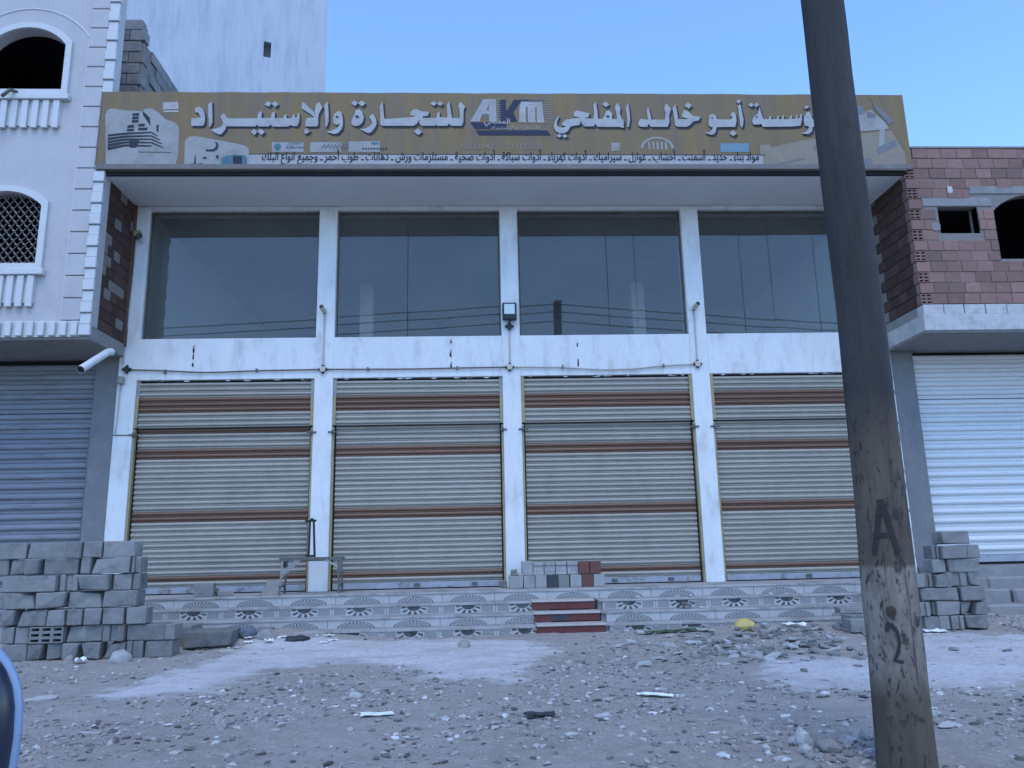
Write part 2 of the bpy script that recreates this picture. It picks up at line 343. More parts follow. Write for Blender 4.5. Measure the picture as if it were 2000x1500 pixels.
LETTERS=[[(-3916,7119),(-3870,7149),(-3821,7125),(-3785,7060),(-3770,6977),(-3772,6894),(-3794,6849),(-3952,6849),(-3961,6941),(-3949,6970),(-3833,6977),(-3846,7018),(-3875,7054),(-3918,7059)],[(-3740,7185),(-3689,7227),(-3676,7060),(-3665,6906),(-3688,6841),(-3708,6829),(-3718,6941),(-3735,7060)],[(-3564,7001),(-3514,7043),(-3467,6975),(-3424,6966),(-3047,6969),(-3048,7003),(-3030,7062),(-2993,7081),(-2991,6973),(-2861,6974),(-2857,7021),(-2843,7057),(-2811,7075),(-2807,6970),(-2690,6974),(-2681,7016),(-2644,7034),(-2647,6974),(-2572,6971),(-2563,7022),(-2532,7046),(-2524,6981),(-2498,6993),(-2489,7052),(-2468,7052),(-2460,6969),(-2468,6897),(-2493,6850),(-2546,6847),(-2579,6867),(-2621,6844),(-2716,6840),(-2834,6843),(-2862,6873),(-2887,6843),(-3025,6843),(-3048,6870),(-3068,6842),(-3471,6845),(-3484,6788),(-3528,6729),(-3564,6717),(-3624,6747),(-3685,6794),(-3607,6812),(-3545,6835),(-3515,6883),(-3535,6942)],[(-2960,7182),(-2920,7237),(-2865,7201),(-2895,7147)],[(-2861,7195),(-2818,7237),(-2762,7189),(-2809,7141)],[(-3127,6754),(-3093,6807),(-3043,6766),(-3072,6707)],[(-3038,6766),(-2992,6807),(-2937,6760),(-2977,6707)],[(-2436,7221),(-2409,7215),(-2264,7065),(-2262,6991),(-2317,7041),(-2438,7124)],[(-2254,7071),(-2241,7191),(-2199,7227),(-2160,7167),(-2148,7143),(-2199,7029),(-2202,6946),(-2199,6862),(-2225,6845),(-2380,6844),(-2378,6945),(-2358,6975),(-2262,6984)],[(-2394,6761),(-2374,6814),(-2331,6809),(-2341,6779),(-2304,6779),(-2329,6749),(-2376,6726)],[(-2122,7180),(-2075,7228),(-2060,7066),(-2056,6922),(-2081,6833),(-2097,6839),(-2106,6994)],[(-1997,6977),(-1974,7049),(-1924,7083),(-1884,7072),(-1860,6988),(-1854,6877),(-1872,6799),(-1926,6738),(-1975,6727),(-2066,6754),(-2066,6771),(-2007,6782),(-1938,6821),(-1904,6866),(-1899,6888),(-1949,6865),(-1985,6893)],[(-1735,6944),(-1701,7022),(-1683,7095),(-1643,7118),(-1592,7079),(-1565,7000),(-1574,6922),(-1618,6866),(-1668,6849),(-1713,6860),(-1734,6888)],[(-1746,7202),(-1706,7252),(-1655,7213),(-1689,7162)],[(-1647,7208),(-1600,7253),(-1544,7208),(-1593,7157)],[(-1490,7000),(-1450,7034),(-1435,7045),(-1393,6967),(-1382,6889),(-1406,6822),(-1455,6756),(-1495,6739),(-1546,6761),(-1617,6805),(-1537,6816),(-1477,6855),(-1448,6900),(-1458,6945)],[(-1346,7158),(-1301,7237),(-1289,7102),(-1278,6979),(-1257,6962),(-914,6991),(-823,7014),(-914,7019),(-904,7070),(-874,7109),(-823,7121),(-762,7087),(-645,7076),(-660,7014),(-731,7003),(-742,6980),(-539,6981),(-534,7048),(-498,7082),(-493,6992),(-386,6987),(-391,7184),(-355,7241),(-335,7072),(-320,6982),(-208,6982),(-213,7095),(-232,7174),(-196,7236),(-135,7163),(-156,7095),(-158,6926),(-184,6859),(-326,6858),(-366,6892),(-392,6858),(-529,6858),(-539,6880),(-559,6858),(-751,6857),(-782,6902),(-777,6963),(-817,6891),(-863,6857),(-1306,6856),(-1332,6878),(-1333,7012)],[(-630,7206),(-584,7246),(-536,7206),(-579,7167)],[(-530,7206),(-487,7246),(-442,7201),(-488,7167)],[(-857,6768),(-802,6818),(-746,6763),(-796,6713)],[(1125,6851),(1144,6935),(1191,7008),(1213,7014),(1177,6935),(1170,6875),(1207,6839),(1262,6833),(1301,6851),(1241,6875),(1253,6911),(1299,6960),(1410,6978),(1511,6997),(1423,7009),(1419,7069),(1459,7104),(1514,7094),(1602,7070),(1646,7064),(1627,6997),(1554,6985),(1698,6973),(1712,7058),(1707,7192),(1748,7241),(1764,7083),(1764,6973),(1831,6974),(1867,7034),(1892,7101),(1937,7108),(1973,7059),(1969,6974),(2041,6968),(2035,7059),(2017,7157),(2060,7230),(2100,7145),(2085,7059),(2109,6986),(2135,6950),(2128,6829),(2068,6847),(1814,6846),(1748,6852),(1722,6901),(1704,6858),(1659,6854),(1560,6854),(1529,6900),(1519,6942),(1495,6876),(1406,6863),(1361,6845),(1326,6779),(1259,6743),(1204,6743),(1150,6779)],[(1836,7205),(1888,7248),(1941,7199),(1889,7156)],[(1158,6707),(1198,6737),(1239,6707),(1201,6677)],[(1243,6707),(1280,6731),(1317,6701),(1272,6671)],[(2173,7157),(2216,7231),(2226,7096),(2230,6963),(2201,6841),(2180,6853),(2187,6999)],[(2344,6914),(2369,6969),(2375,6975),(2486,6963),(2478,7110),(2503,7165),(2533,7012),(2536,6963),(2731,6964),(2749,7062),(2732,7147),(2764,7221),(2832,7135),(2797,7025),(2796,6928),(2763,6849),(2524,6848),(2493,6897),(2468,6848),(2379,6848),(2347,6866)],[(2855,7148),(2904,7215),(2918,7087),(2927,6971),(3090,6977),(2991,7001),(2982,7038),(3021,7118),(3065,7105),(3149,7020),(3255,7014),(3228,6953),(3143,6935),(3094,6880),(3036,6849),(2914,6849),(2876,6873),(2868,7001)],[(3031,7185),(3086,7241),(3138,7186),(3090,7136)],[(3377,7009),(3399,7051),(3444,7057),(3481,7031),(3496,6972),(3700,6968),(3722,6999),(3696,7042),(3735,7100),(3775,7053),(3776,6947),(3749,6851),(3476,6846),(3461,6777),(3429,6735),(3384,6725),(3295,6756),(3363,6766),(3410,6809),(3423,6845),(3379,6851),(3363,6893)],[(3658,6746),(3710,6799),(3760,6746),(3708,6704)],[(3816,7191),(3852,7213),(3867,7096),(3880,6968),(3869,6894),(3844,6831),(3824,6873),(3820,7000)],[(3797,7261),(3828,7282),(3868,7283),(3845,7250),(3870,7247),(3823,7223)],[(4006,6947),(4025,7000),(4099,7064),(4133,7171),(4142,7107),(4170,6980),(4248,6975),(4261,7012),(4292,7033),(4282,6975),(4365,6975),(4385,7023),(4406,7039),(4395,6975),(4444,6972),(4459,7034),(4480,7044),(4473,6975),(4552,6975),(4571,7023),(4598,7045),(4587,6981),(4646,6981),(4667,7045),(4682,7045),(4675,6981),(4712,7002),(4722,7056),(4742,7056),(4738,6971),(4709,6875),(4599,6859),(4158,6852),(4129,6905),(4103,6889),(4015,6889)],[(3969,7203),(4016,7240),(4050,7203),(4015,7165)],[(4054,7198),(4090,7241),(4131,7203),(4078,7160)],[(4776,7003),(4819,7088),(4859,7094),(4884,7046),(4892,6982),(4955,6971),(5053,6974),(5092,7057),(5155,7095),(5223,7079),(5264,7004),(5264,6919),(5218,6855),(5118,6844),(5042,6865),(4944,6865),(4883,6854),(4866,6780),(4813,6738),(4706,6748),(4788,6780),(4833,6844),(4806,6870),(4768,6875),(4765,6949)],[(4786,7152),(4820,7195),(4868,7179),(4824,7142)]]
COUNTERS=[[(-1962,6999),(-1937,7010),(-1912,6982),(-1941,6971)],[(-1686,7011),(-1656,7022),(-1625,6983),(-1670,6972)],[(1883,7022),(1916,7028),(1937,6998),(1898,6992)],[(3404,6988),(3425,7004),(3442,6977)],[(4049,7000),(4096,7027),(4088,6995)],[(4810,7003),(4831,7019),(4844,6998)],[(5139,6988),(5186,7015),(5211,6972),(5169,6951)]]
LOGO_NAVY=[[(354,7277),(450,7278),(449,7113),(474,7117),(566,7278),(997,7281),(993,7258),(665,7253),(555,7081),(605,6933),(506,6932),(455,7026),(450,6820),(6,6819),(-62,6920),(355,6921)],[(12,6794),(1029,6796),(1082,6719),(63,6720)]]
LOGO_WHITE=[[(127,7284),(308,7288),(312,6932),(207,6931),(206,7047),(110,7043),(66,6931),(-62,6934)],[(668,7249),(970,7250),(993,6915),(891,6919),(891,7170),(868,7170),(865,6922),(762,6922),(762,7169),(732,7169),(729,6922),(631,6922),(643,7147)]]
LOGO_HOLE=[[(167,7116),(208,7204),(207,7109)]]
PICS={'panel1':[[(-5073,6244),(-5145,7024),(-5119,7095),(-5079,7119),(-4877,7090),(-4645,7079),(-4606,7120),(-4522,7127),(-4411,7050),(-4319,6955),(-4190,6908),(-4134,6861),(-4113,6779),(-4108,6394),(-4135,6244)]],'panel2':[[(-4014,6226),(-4029,6627),(-3976,6691),(-3902,6697),(-3583,6639),(-3209,6558),(-3149,6511),(-3140,6424),(-3055,6418),(-3046,6226)]],'dark':[[(-4640,7085),(-4532,6978),(-4512,6849),(-4594,6966),(-4629,7014)],[(-5087,6718),(-4850,6748),(-4495,6761),(-4494,6743),(-4847,6717),(-5085,6686)],[(-5083,6669),(-4846,6704),(-4491,6709),(-4490,6691),(-4844,6672),(-5080,6634)],[(-5079,6620),(-4843,6659),(-4487,6658),(-4486,6640),(-4840,6628),(-5076,6583)],[(-5075,6572),(-4839,6615),(-4483,6606),(-4482,6589),(-4837,6584),(-5072,6532)],[(-5071,6523),(-4836,6571),(-4480,6555),(-4478,6537),(-4833,6539),(-5067,6481)],[(-4490,6761),(-4396,6696),(-4406,6690),(-4493,6737)],[(-4486,6709),(-4365,6638),(-4376,6632),(-4489,6686)],[(-4482,6658),(-4335,6580),(-4345,6574),(-4486,6634)],[(-4478,6606),(-4305,6521),(-4315,6516),(-4482,6583)],[(-4773,7043),(-4684,7049),(-4684,7011),(-4772,7004)],[(-4773,6990),(-4685,6996),(-4684,6958),(-4773,6951)],[(-4774,6936),(-4685,6943),(-4684,6905),(-4773,6897)],[(-4827,6860),(-4739,6865),(-4739,6825),(-4826,6817)],[(-4828,6801),(-4737,6807),(-4737,6772),(-4828,6768)],[(-4682,6878),(-4593,6886),(-4593,6848),(-4681,6841)],[(-4677,6819),(-4552,6825),(-4554,6787),(-4677,6784)],[(-4788,6626),(-4652,6626),(-4686,6521),(-4769,6521)],[(-4434,6867),(-4403,6867),(-4400,6761),(-4421,6761)],[(-3624,6618),(-3581,6598),(-3563,6557),(-3575,6499),(-3626,6464),(-3731,6464),(-3732,6493),(-3627,6497),(-3593,6546),(-3601,6586)],[(-3590,6394),(-3560,6417),(-3551,6359),(-3583,6359)],[(-3880,6255),(-3879,6406),(-3868,6406),(-3854,6255)],[(-3970,6273),(-3887,6278),(-3885,6255),(-3963,6253)],[(-3850,6273),(-3772,6284),(-3775,6249),(-3848,6249)],[(-3767,6377),(-3715,6380),(-3719,6357),(-3761,6354)],[(-4650,6457),(-4201,6452),(-4200,6445),(-4649,6450)]],'teal':[[(-3515,6359),(-3464,6394),(-3339,6418),(-3191,6406),(-3163,6360),(-3163,6244),(-3235,6226),(-3486,6226),(-3516,6278)]],'teald':[[(-3359,6394),(-3233,6394),(-3225,6232),(-3346,6238)]],'tag':[[(-2834,6605),(-2396,6606),(-2391,6457),(-2828,6457)],[(-2303,6606),(-1870,6607),(-1866,6458),(-2299,6457)],[(-1770,6622),(-1335,6623),(-1332,6458),(-1767,6458)],[(1942,6604),(2060,6604),(2053,6477),(1936,6477)]],'blue':[[(3517,6598),(3927,6599),(3915,6463),(3506,6462)]],'tagteal':[[(-2791,6574),(-2763,6590),(-2727,6582),(-2705,6551),(-2704,6519),(-2730,6480),(-2766,6480),(-2795,6511),(-2797,6550)]],'strip':[[(-3129,6418),(4118,6407),(4102,6224),(-3134,6240)]],'line':[[(-3143,6429),(4157,6419),(4156,6407),(-3143,6418)]],'panel3':[[(4089,6575),(4224,6583),(4250,6535),(4664,6632),(5062,6698),(5506,6747),(6045,6806),(6211,6440),(6208,6183),(4070,6200)]],'dark3':[[(5542,7190),(5666,7208),(5696,7075),(5555,7042)],[(5716,7108),(5865,7076),(5824,6994),(5719,7010)],[(5805,7341),(5881,7208),(6103,6961),(6018,6896),(5844,7159)],[(5797,6521),(6104,6667),(6099,6570),(5808,6424)],[(5567,6359),(5689,6376),(5704,6247),(5567,6231)],[(4862,6520),(4964,6633),(5051,6601),(4947,6472)],[(4332,6295),(4713,6375),(4718,6351),(4337,6271)]],'white3':[[(5540,7042),(5781,7142),(5984,6928),(6018,6830),(5525,6780)],[(5882,6846),(5957,6830),(5903,6521),(5827,6521)]],'stamp':[[(-4366,7217),(-4162,7226),(-4147,7114),(-4365,7105)],[(-4357,7090),(-4146,7094),(-4144,7067),(-4348,7062)]]}
PILE_L=[(-2.78, 0.0, [(-4.78, -4.522), (-4.522, -4.366), (-4.358, -4.176), (-4.167, -4.011), (-3.994, -3.803), (-3.78, -3.568), (-3.559, -3.393), (-3.385, -3.105)]), (-2.775, 0.166, [(-4.802, -4.672), (-4.663, -4.516), (-4.516, -4.177), (-4.168, -3.811), (-3.797, -3.575), (-3.575, -3.18)]), (-2.785, 0.332, [(-4.815, -4.667), (-4.65, -4.371), (-4.363, -4.18), (-4.167, -4.005), (-3.996, -3.821), (-3.807, -3.593), (-3.575, -3.373)]), (-2.77, 0.498, [(-5.104, -4.816), (-4.808, -4.493), (-4.484, -4.186), (-4.177, -3.834), (-3.825, -3.48)]), (-2.765, 0.664, [(-4.865, -4.645), (-4.636, -4.293), (-4.293, -4.107), (-4.099, -3.771), (-3.753, -3.567), (-3.567, -3.478)]), (-2.76, 0.83, [(-5.061, -4.815), (-4.806, -4.647), (-4.638, -4.479), (-4.461, -4.116), (-4.098, -3.991), (-3.982, -3.59), (-3.59, -3.492)]), (-2.755, 0.996, [(-5.011, -4.648), (-4.639, -4.248), (-4.248, -4.096), (-4.096, -3.9), (-3.891, -3.559)])]
PILE_R=[(-2.3, 0.0, [(4.937, 5.1), (5.1, 5.222), (5.222, 5.368), (5.38, 5.643)]), (-2.295, 0.154, [(4.855, 4.995), (5.001, 5.088), (5.088, 5.358), (5.375, 5.516), (5.516, 5.663)]), (-2.305, 0.308, [(4.845, 4.903), (4.909, 5.355), (5.384, 5.655)]), (-2.29, 0.462, [(4.827, 4.98), (4.98, 5.104), (5.104, 5.251), (5.257, 5.506), (5.506, 5.648)]), (-2.29, 0.616, [(5.12, 5.28), (5.292, 5.66)]), (-2.285, 0.77, [(5.132, 5.222), (5.228, 5.519), (5.525, 5.686)]), (-2.28, 0.924, [(5.246, 5.581)])]
# ------------------------------------------------------------------ ground
def vnoise(x, y, seed):
    xi = np.floor(x).astype(np.int64); yi = np.floor(y).astype(np.int64); xf = x-xi; yf = y-yi
    def h(a, b):
        n = (a*374761393 + b*668265263 + seed*1442695041) & 0x7fffffff
        n = ((n ^ (n >> 13))*1274126177) & 0x7fffffff
        return ((n ^ (n >> 16)) & 0xffff)/65535.0
    u = xf*xf*(3-2*xf); v = yf*yf*(3-2*yf)
    return (h(xi,yi)*(1-u)+h(xi+1,yi)*u)*(1-v) + (h(xi,yi+1)*(1-u)+h(xi+1,yi+1)*u)*v
def fbm(x, y, seed, octs=4):
    s = 0; a = .5; f = 1.
    for o in range(octs): s = s + a*vnoise(x*f, y*f, seed+o*7); a *= .5; f *= 2.03
    return s
def ground_z(x, y):
    x = np.asarray(x, float); y = np.asarray(y, float)
    near = np.clip((12-np.hypot(x, y+5))/4, 0, 1)
    z = (fbm(x*.6, y*.6, 3)-.47)*.05 + (fbm(x*3, y*3, 9, 3)-.44)*.030 + (fbm(x*14, y*14, 5, 3)-.44)*.026
    rise = np.clip((y+2.3)/.8, 0, 1); rise = rise*rise*(3-2*rise)
    side = np.clip((x+1.0)/-1.6, 0, 1)*.14 + np.clip((x-2.0)/1.2, 0, 1)*.05
    z = z - .022*np.exp(-((y+5.75+.18*np.sin(x*.5))/.16)**2) - .022*np.exp(-((y+7.15+.18*np.sin(x*.5+.3))/.16)**2) + .012*np.exp(-((y+6.4)/.3)**2)*(fbm(x*2,y*2,41)-.2)
    return z*near*np.clip((1.15-np.clip((y+2.0)/.8,0,1)*.6),0,1) + rise*(.006+side)
def gz(x, y): return float(ground_z(x, y))
def poly_sd(x, y, P):
    d = np.full(x.shape, 1e9); ins = np.zeros(x.shape, bool); n = len(P)
    for i in range(n):
        ax, ay = P[i]; bx, by = P[(i+1) % n]; ex, ey = bx-ax, by-ay
        t = np.clip(((x-ax)*ex+(y-ay)*ey)/(ex*ex+ey*ey), 0, 1)
        d = np.minimum(d, np.hypot(x-ax-t*ex, y-ay-t*ey))
        c = ((ay > y) != (by > y)) & (x < (bx-ax)*(y-ay)/((by-ay) if by != ay else 1e-9)+ax); ins ^= c
    return np.where(ins, -d, d)
PATCHES = [[(-2.75,-5.0),(-2.75,-3.8),(-2.7,-2.5),(-2.3,-1.75),(-.3,-1.9),(.75,-2.4),(.7,-3.2),(.3,-3.9),(.2,-4.7),(-.35,-4.4),(-.7,-3.75),(-1.3,-3.45),(-1.75,-3.9),(-2.0,-4.9)],
           [(1.9,-5.4),(2.1,-4.7),(2.6,-4.25),(3.3,-4.1),(4.2,-3.1),(4.8,-2.6),(9,-2.7),(9,-5.3),(3.7,-5.6),(2.9,-5.6)]]
def axis(a0, a1, st, far):
    fine = list(np.arange(a0, a1, st)); o = []; s = st
    x = a1
    while x < far: o.append(x); s *= 1.35; x += s
    o.append(far); lo = []; s = st; x = a0-st*1.35
    while x > -far: lo.append(x); s *= 1.35; x -= s
    lo.append(-far); return np.array(sorted(lo)+fine+o)
gx = axis(-5.6, 6.6, .04, 900.); gy = axis(-8.4, -1.0, .04, 900.)
GX, GY = np.meshgrid(gx, gy); GZ = ground_z(GX, GY)
nx_, ny_ = len(gx), len(gy)
co = np.stack([GX, GY, GZ], -1).reshape(-1, 3)
me = bpy.data.meshes.new('ground'); I = np.arange(nx_*ny_).reshape(ny_, nx_)
q = np.stack([I[:-1,:-1], I[:-1,1:], I[1:,1:], I[1:,:-1]], -1).reshape(-1, 4)
me.vertices.add(len(co)); me.vertices.foreach_set('co', co.ravel().astype(np.float32))
me.loops.add(q.size); me.loops.foreach_set('vertex_index', q.ravel().astype(np.int32))
me.polygons.add(len(q)); me.polygons.foreach_set('loop_start', (np.arange(len(q))*4).astype(np.int32)); me.polygons.foreach_set('loop_total', np.full(len(q), 4, np.int32))
me.update(calc_edges=True); me.polygons.foreach_set('use_smooth', np.ones(len(q), bool))
cem = np.zeros(GX.shape)
wob = (fbm(GX*1.5, GY*1.5, 21)-.47)*1.3 + (fbm(GX*6, GY*9, 31, 4)-.46)*1.1
for Pq in PATCHES:
    sd = poly_sd(GX, GY, Pq) + wob*.55
    cem = np.maximum(cem, np.clip(.5 - sd/.22, 0, 1))
cem *= np.clip(.62 + 1.3*(fbm(GX*2.2, GY*5, 77)-.25), 0, 1)
co[:,2] += (cem*.012).ravel(); me.vertices.foreach_set('co', co.ravel().astype(np.float32))
at = me.attributes.new('cement', 'FLOAT', 'POINT'); at.data.foreach_set('value', cem.ravel().astype(np.float32))
gm = bpy.data.materials.new('dusty_ground'); gm.use_nodes = True; N = gm.node_tree.nodes; L = gm.node_tree.links; b = N['Principled BSDF']
b.inputs['Roughness'].default_value = .95; b.inputs['Specular IOR Level'].default_value = .15
g = N.new('ShaderNodeNewGeometry')
def nz(sc, det=6, ro_=.6):
    n = N.new('ShaderNodeTexNoise'); n.inputs['Scale'].default_value = sc; n.inputs['Detail'].default_value = det; n.inputs['Roughness'].default_value = ro_
    L.new(g.outputs['Position'], n.inputs['Vector']); return n.outputs['Fac']
def rmp(f, a, c, lo, hi):
    r_ = N.new('ShaderNodeMapRange'); r_.inputs[1].default_value = a; r_.inputs[2].default_value = c; r_.inputs[3].default_value = lo; r_.inputs[4].default_value = hi; L.new(f, r_.inputs[0]); return r_.outputs[0]
def mixc(f, a, c):
    x = N.new('ShaderNodeMix'); x.data_type = 'RGBA'; L.new(f, x.inputs[0])
    for i, q_ in ((6, a), (7, c)):
        if isinstance(q_, tuple): x.inputs[i].default_value = (*q_, 1)
        else: L.new(q_, x.inputs[i])
    return x.outputs[2]
big = rmp(nz(.9, 5), .35, .65, 0, 1)
c = mixc(big, (.255,.222,.190), (.35,.31,.272))
c = mixc(rmp(nz(9, 7, .7), .3, .72, 0, 1), c, (.40,.365,.33))
an = N.new('ShaderNodeAttribute'); an.attribute_name = 'cement'
br = N.new('ShaderNodeMath'); br.operation = 'MULTIPLY'; L.new(an.outputs['Fac'], br.inputs[0]); L.new(rmp(nz(22, 6, .7), .28, .55, .35, 1), br.inputs[1])
c = mixc(br.outputs[0], c, (.60,.585,.57))
sp = rmp(nz(60, 3, .6), .60, .70, 0, .55); c = mixc(sp, c, (.17,.152,.14))
sp2 = rmp(nz(43, 2, .5), .64, .70, 0, .7); c = mixc(sp2, c, (.56,.54,.52))
L.new(c, b.inputs['Base Color'])
bp = N.new('ShaderNodeBump'); bp.inputs['Strength'].default_value = .8; bp.inputs['Distance'].default_value = .03
L.new(nz(38, 8, .75), bp.inputs['Height']); L.new(bp.outputs[0], b.inputs['Normal'])
me.materials.append(gm)
tag(place('ground', me, (0,0,0)), kind='structure')

# ------------------------------------------------------------------ front steps of tiles
st = bpy.data.objects.new('front_steps', None); COL.objects.link(st); st.location = (.5, -.8, 0); tag(st, 'tiled steps running along the shop front', kind='structure')
XL, XR = -5.18, 6.2
RED = (.645, 1.46)
levels = [(-.86, .46), (-1.10, .335), (-1.35, .212), (-1.60, .092)]
part('platform', MB().box(XL, XR, -.83, .6, -.3, .432), 'concrete', st)
for i, (y, z) in enumerate(levels):
    yb = (.3 if i == 0 else levels[i-1][0])
    spans = [(XL, XR)] if i == 0 else [(XL, RED[0]), (RED[1], XR)]
    for a, c_ in spans:
        part('tread', MB().box(a, c_, y-.012, yb-.002 if i else .02, z-.026, z), 'tread_stone', st, bevel=.004)
    if i == 3: break
TW = .67
fan_me = MB().box(-TW/2+.002, TW/2-.002, 0, .02, 0, .122).mesh('tile', 'tile_fan', bevel=.002)
sun_me = MB().box(-TW/2+.002, TW/2-.002, 0, .02, 0, .122).mesh('tile', 'tile_sun', bevel=.002)
for i, (y, z) in enumerate(levels):
    h = (.098 if i < 3 else .065)
    k = 0; x = XL + .335 + (0 if i % 2 == 0 else .0)
    while x < XR-.2:
        if i == 0 or x+TW/2 < RED[0]+.45 and x < RED[0]-.1 or x > RED[1]+.2:
            o = place('tile', fan_me if i % 2 == 0 else sun_me, (x, y, z-.026-.0005), st)
            hh = z - .026 - (levels[i+1][1] if i < 3 else -.05)
            o.scale.z = 1.0; o.location.z = (z-.026-hh) - 0
            o.scale.z = hh/.122
        x += TW
    if i: part('riser_core', MB().box(XL, RED[0], y+.022, y+.2, -.3, z-.027).box(RED[1], XR, y+.022, y+.2, -.3, z-.027), 'concrete', st)
# red steps
rs_ = empty('red_steps', (1.05, -1.4, 0), 'dark red tiled steps with beige edges in front of the tiled platform', 'steps')
rx = [(.635,1.405),(.645,1.44),(.655,1.465)]
for i, (y, zt, zb) in enumerate([(-1.14,.345,.236),(-1.39,.222,.117),(-1.64,.105,-.1)]):
    a, c_ = rx[i]
    part('riser', MB().box(a, c_, y, y+.26, zb, zt-.022), 'red_tile', rs_, bevel=.003)
    part('tread', MB().box(a-.005, c_+.008, y-.02, y+.262, zt-.0215, zt), 'tread_beige', rs_, bevel=.004)
part('tile_chip', MB().box(.86, 1.06, -1.394, -1.39, .125, .19), 'charcoal_block', rs_)

# ------------------------------------------------------------------ shop building
shop = empty('shop_building', (.5, .2, 0), 'white two-storey shop with four roller shutters and big windows', 'building')
PIL = [(-5.17,-4.90),(-2.37,-2.10),(.36,.63),(3.17,3.44),(5.93,6.22)]
for a, c_ in PIL:
    part('pillar', MB().box(a, c_, 0, .30, .435, 6.14), 'white_paint', shop, bevel=.008)
BAY = [(PIL[i][1], PIL[i+1][0]) for i in range(4)]
for a, c_ in BAY:
    part('spandrel_beam', MB().box(a-.004, c_+.004, .004, .30, 3.455, 4.07), 'white_paint', shop, bevel=.006)
    part('lintel', MB().box(a-.004, c_+.004, .004, .30, 6.075, 6.139), 'white_paint', shop)
part('canopy', MB().box(-5.13, 6.23, -.95, -.001, 6.14, 6.30), 'white_soffit', shop, bevel=.004)
part('parapet', MB().box(-5.12, 6.22, -.95, -.72, 6.301, 7.37), 'concrete', shop)
part('roof', MB().box(-5.12, 6.22, .002, 8.05, 6.141, 6.36), 'concrete', shop)
part('side_wall', MB().box(-5.16, -4.97, .301, 8.0, -.2, 6.14), 'room_grey', shop)
part('side_wall', MB().box(6.02, 6.21, .301, 8.0, -.2, 6.14), 'room_grey', shop)
part('back_wall', MB().box(-4.969, 6.019, 8.6, 8.0, -.2, 6.14), 'room_grey', shop)
part('upper_floor', MB().box(-4.969, 6.019,   .301, 7.799, 3.85, 4.0), 'room_grey', shop)
for x in (-2.3, .45, 3.1):
    part('column', MB().box(x, x+.25, 3.6, 3.85, 4.001, 6.139), 'room_pale', shop)
# windows: a thin frame and frameless panes set back in the opening
JOINTS = [[], [-1.04], [2.0, 2.43], [4.08, 4.54, 5.25]]
for bi, (a, c_) in enumerate(BAY):
    z0, z1 = 4.071, 6.074
    fr = MB().box(a+.001, a+.022, .07, .13, z0, z1).box(c_-.022, c_-.001, .07, .13, z0, z1).box(a+.023, c_-.023, .07, .13, z0, z0+.02).box(a+.023, c_-.023, .07, .13, z1-.02, z1)
    wn = part('window', fr, 'steel', shop)
    xs = [a+.024]+JOINTS[bi]+[c_-.024]
    for i in range(len(xs)-1):
        o = part('pane', MB().box(xs[i]+.004, xs[i+1]-.004, .095, .105, z0+.021, z1-.021), 'glass', wn, origin=((xs[i]+xs[i+1])/2, .1, 5))
        o.rotation_euler = (random.uniform(-.003,.003), 0, random.uniform(-.005,.005))
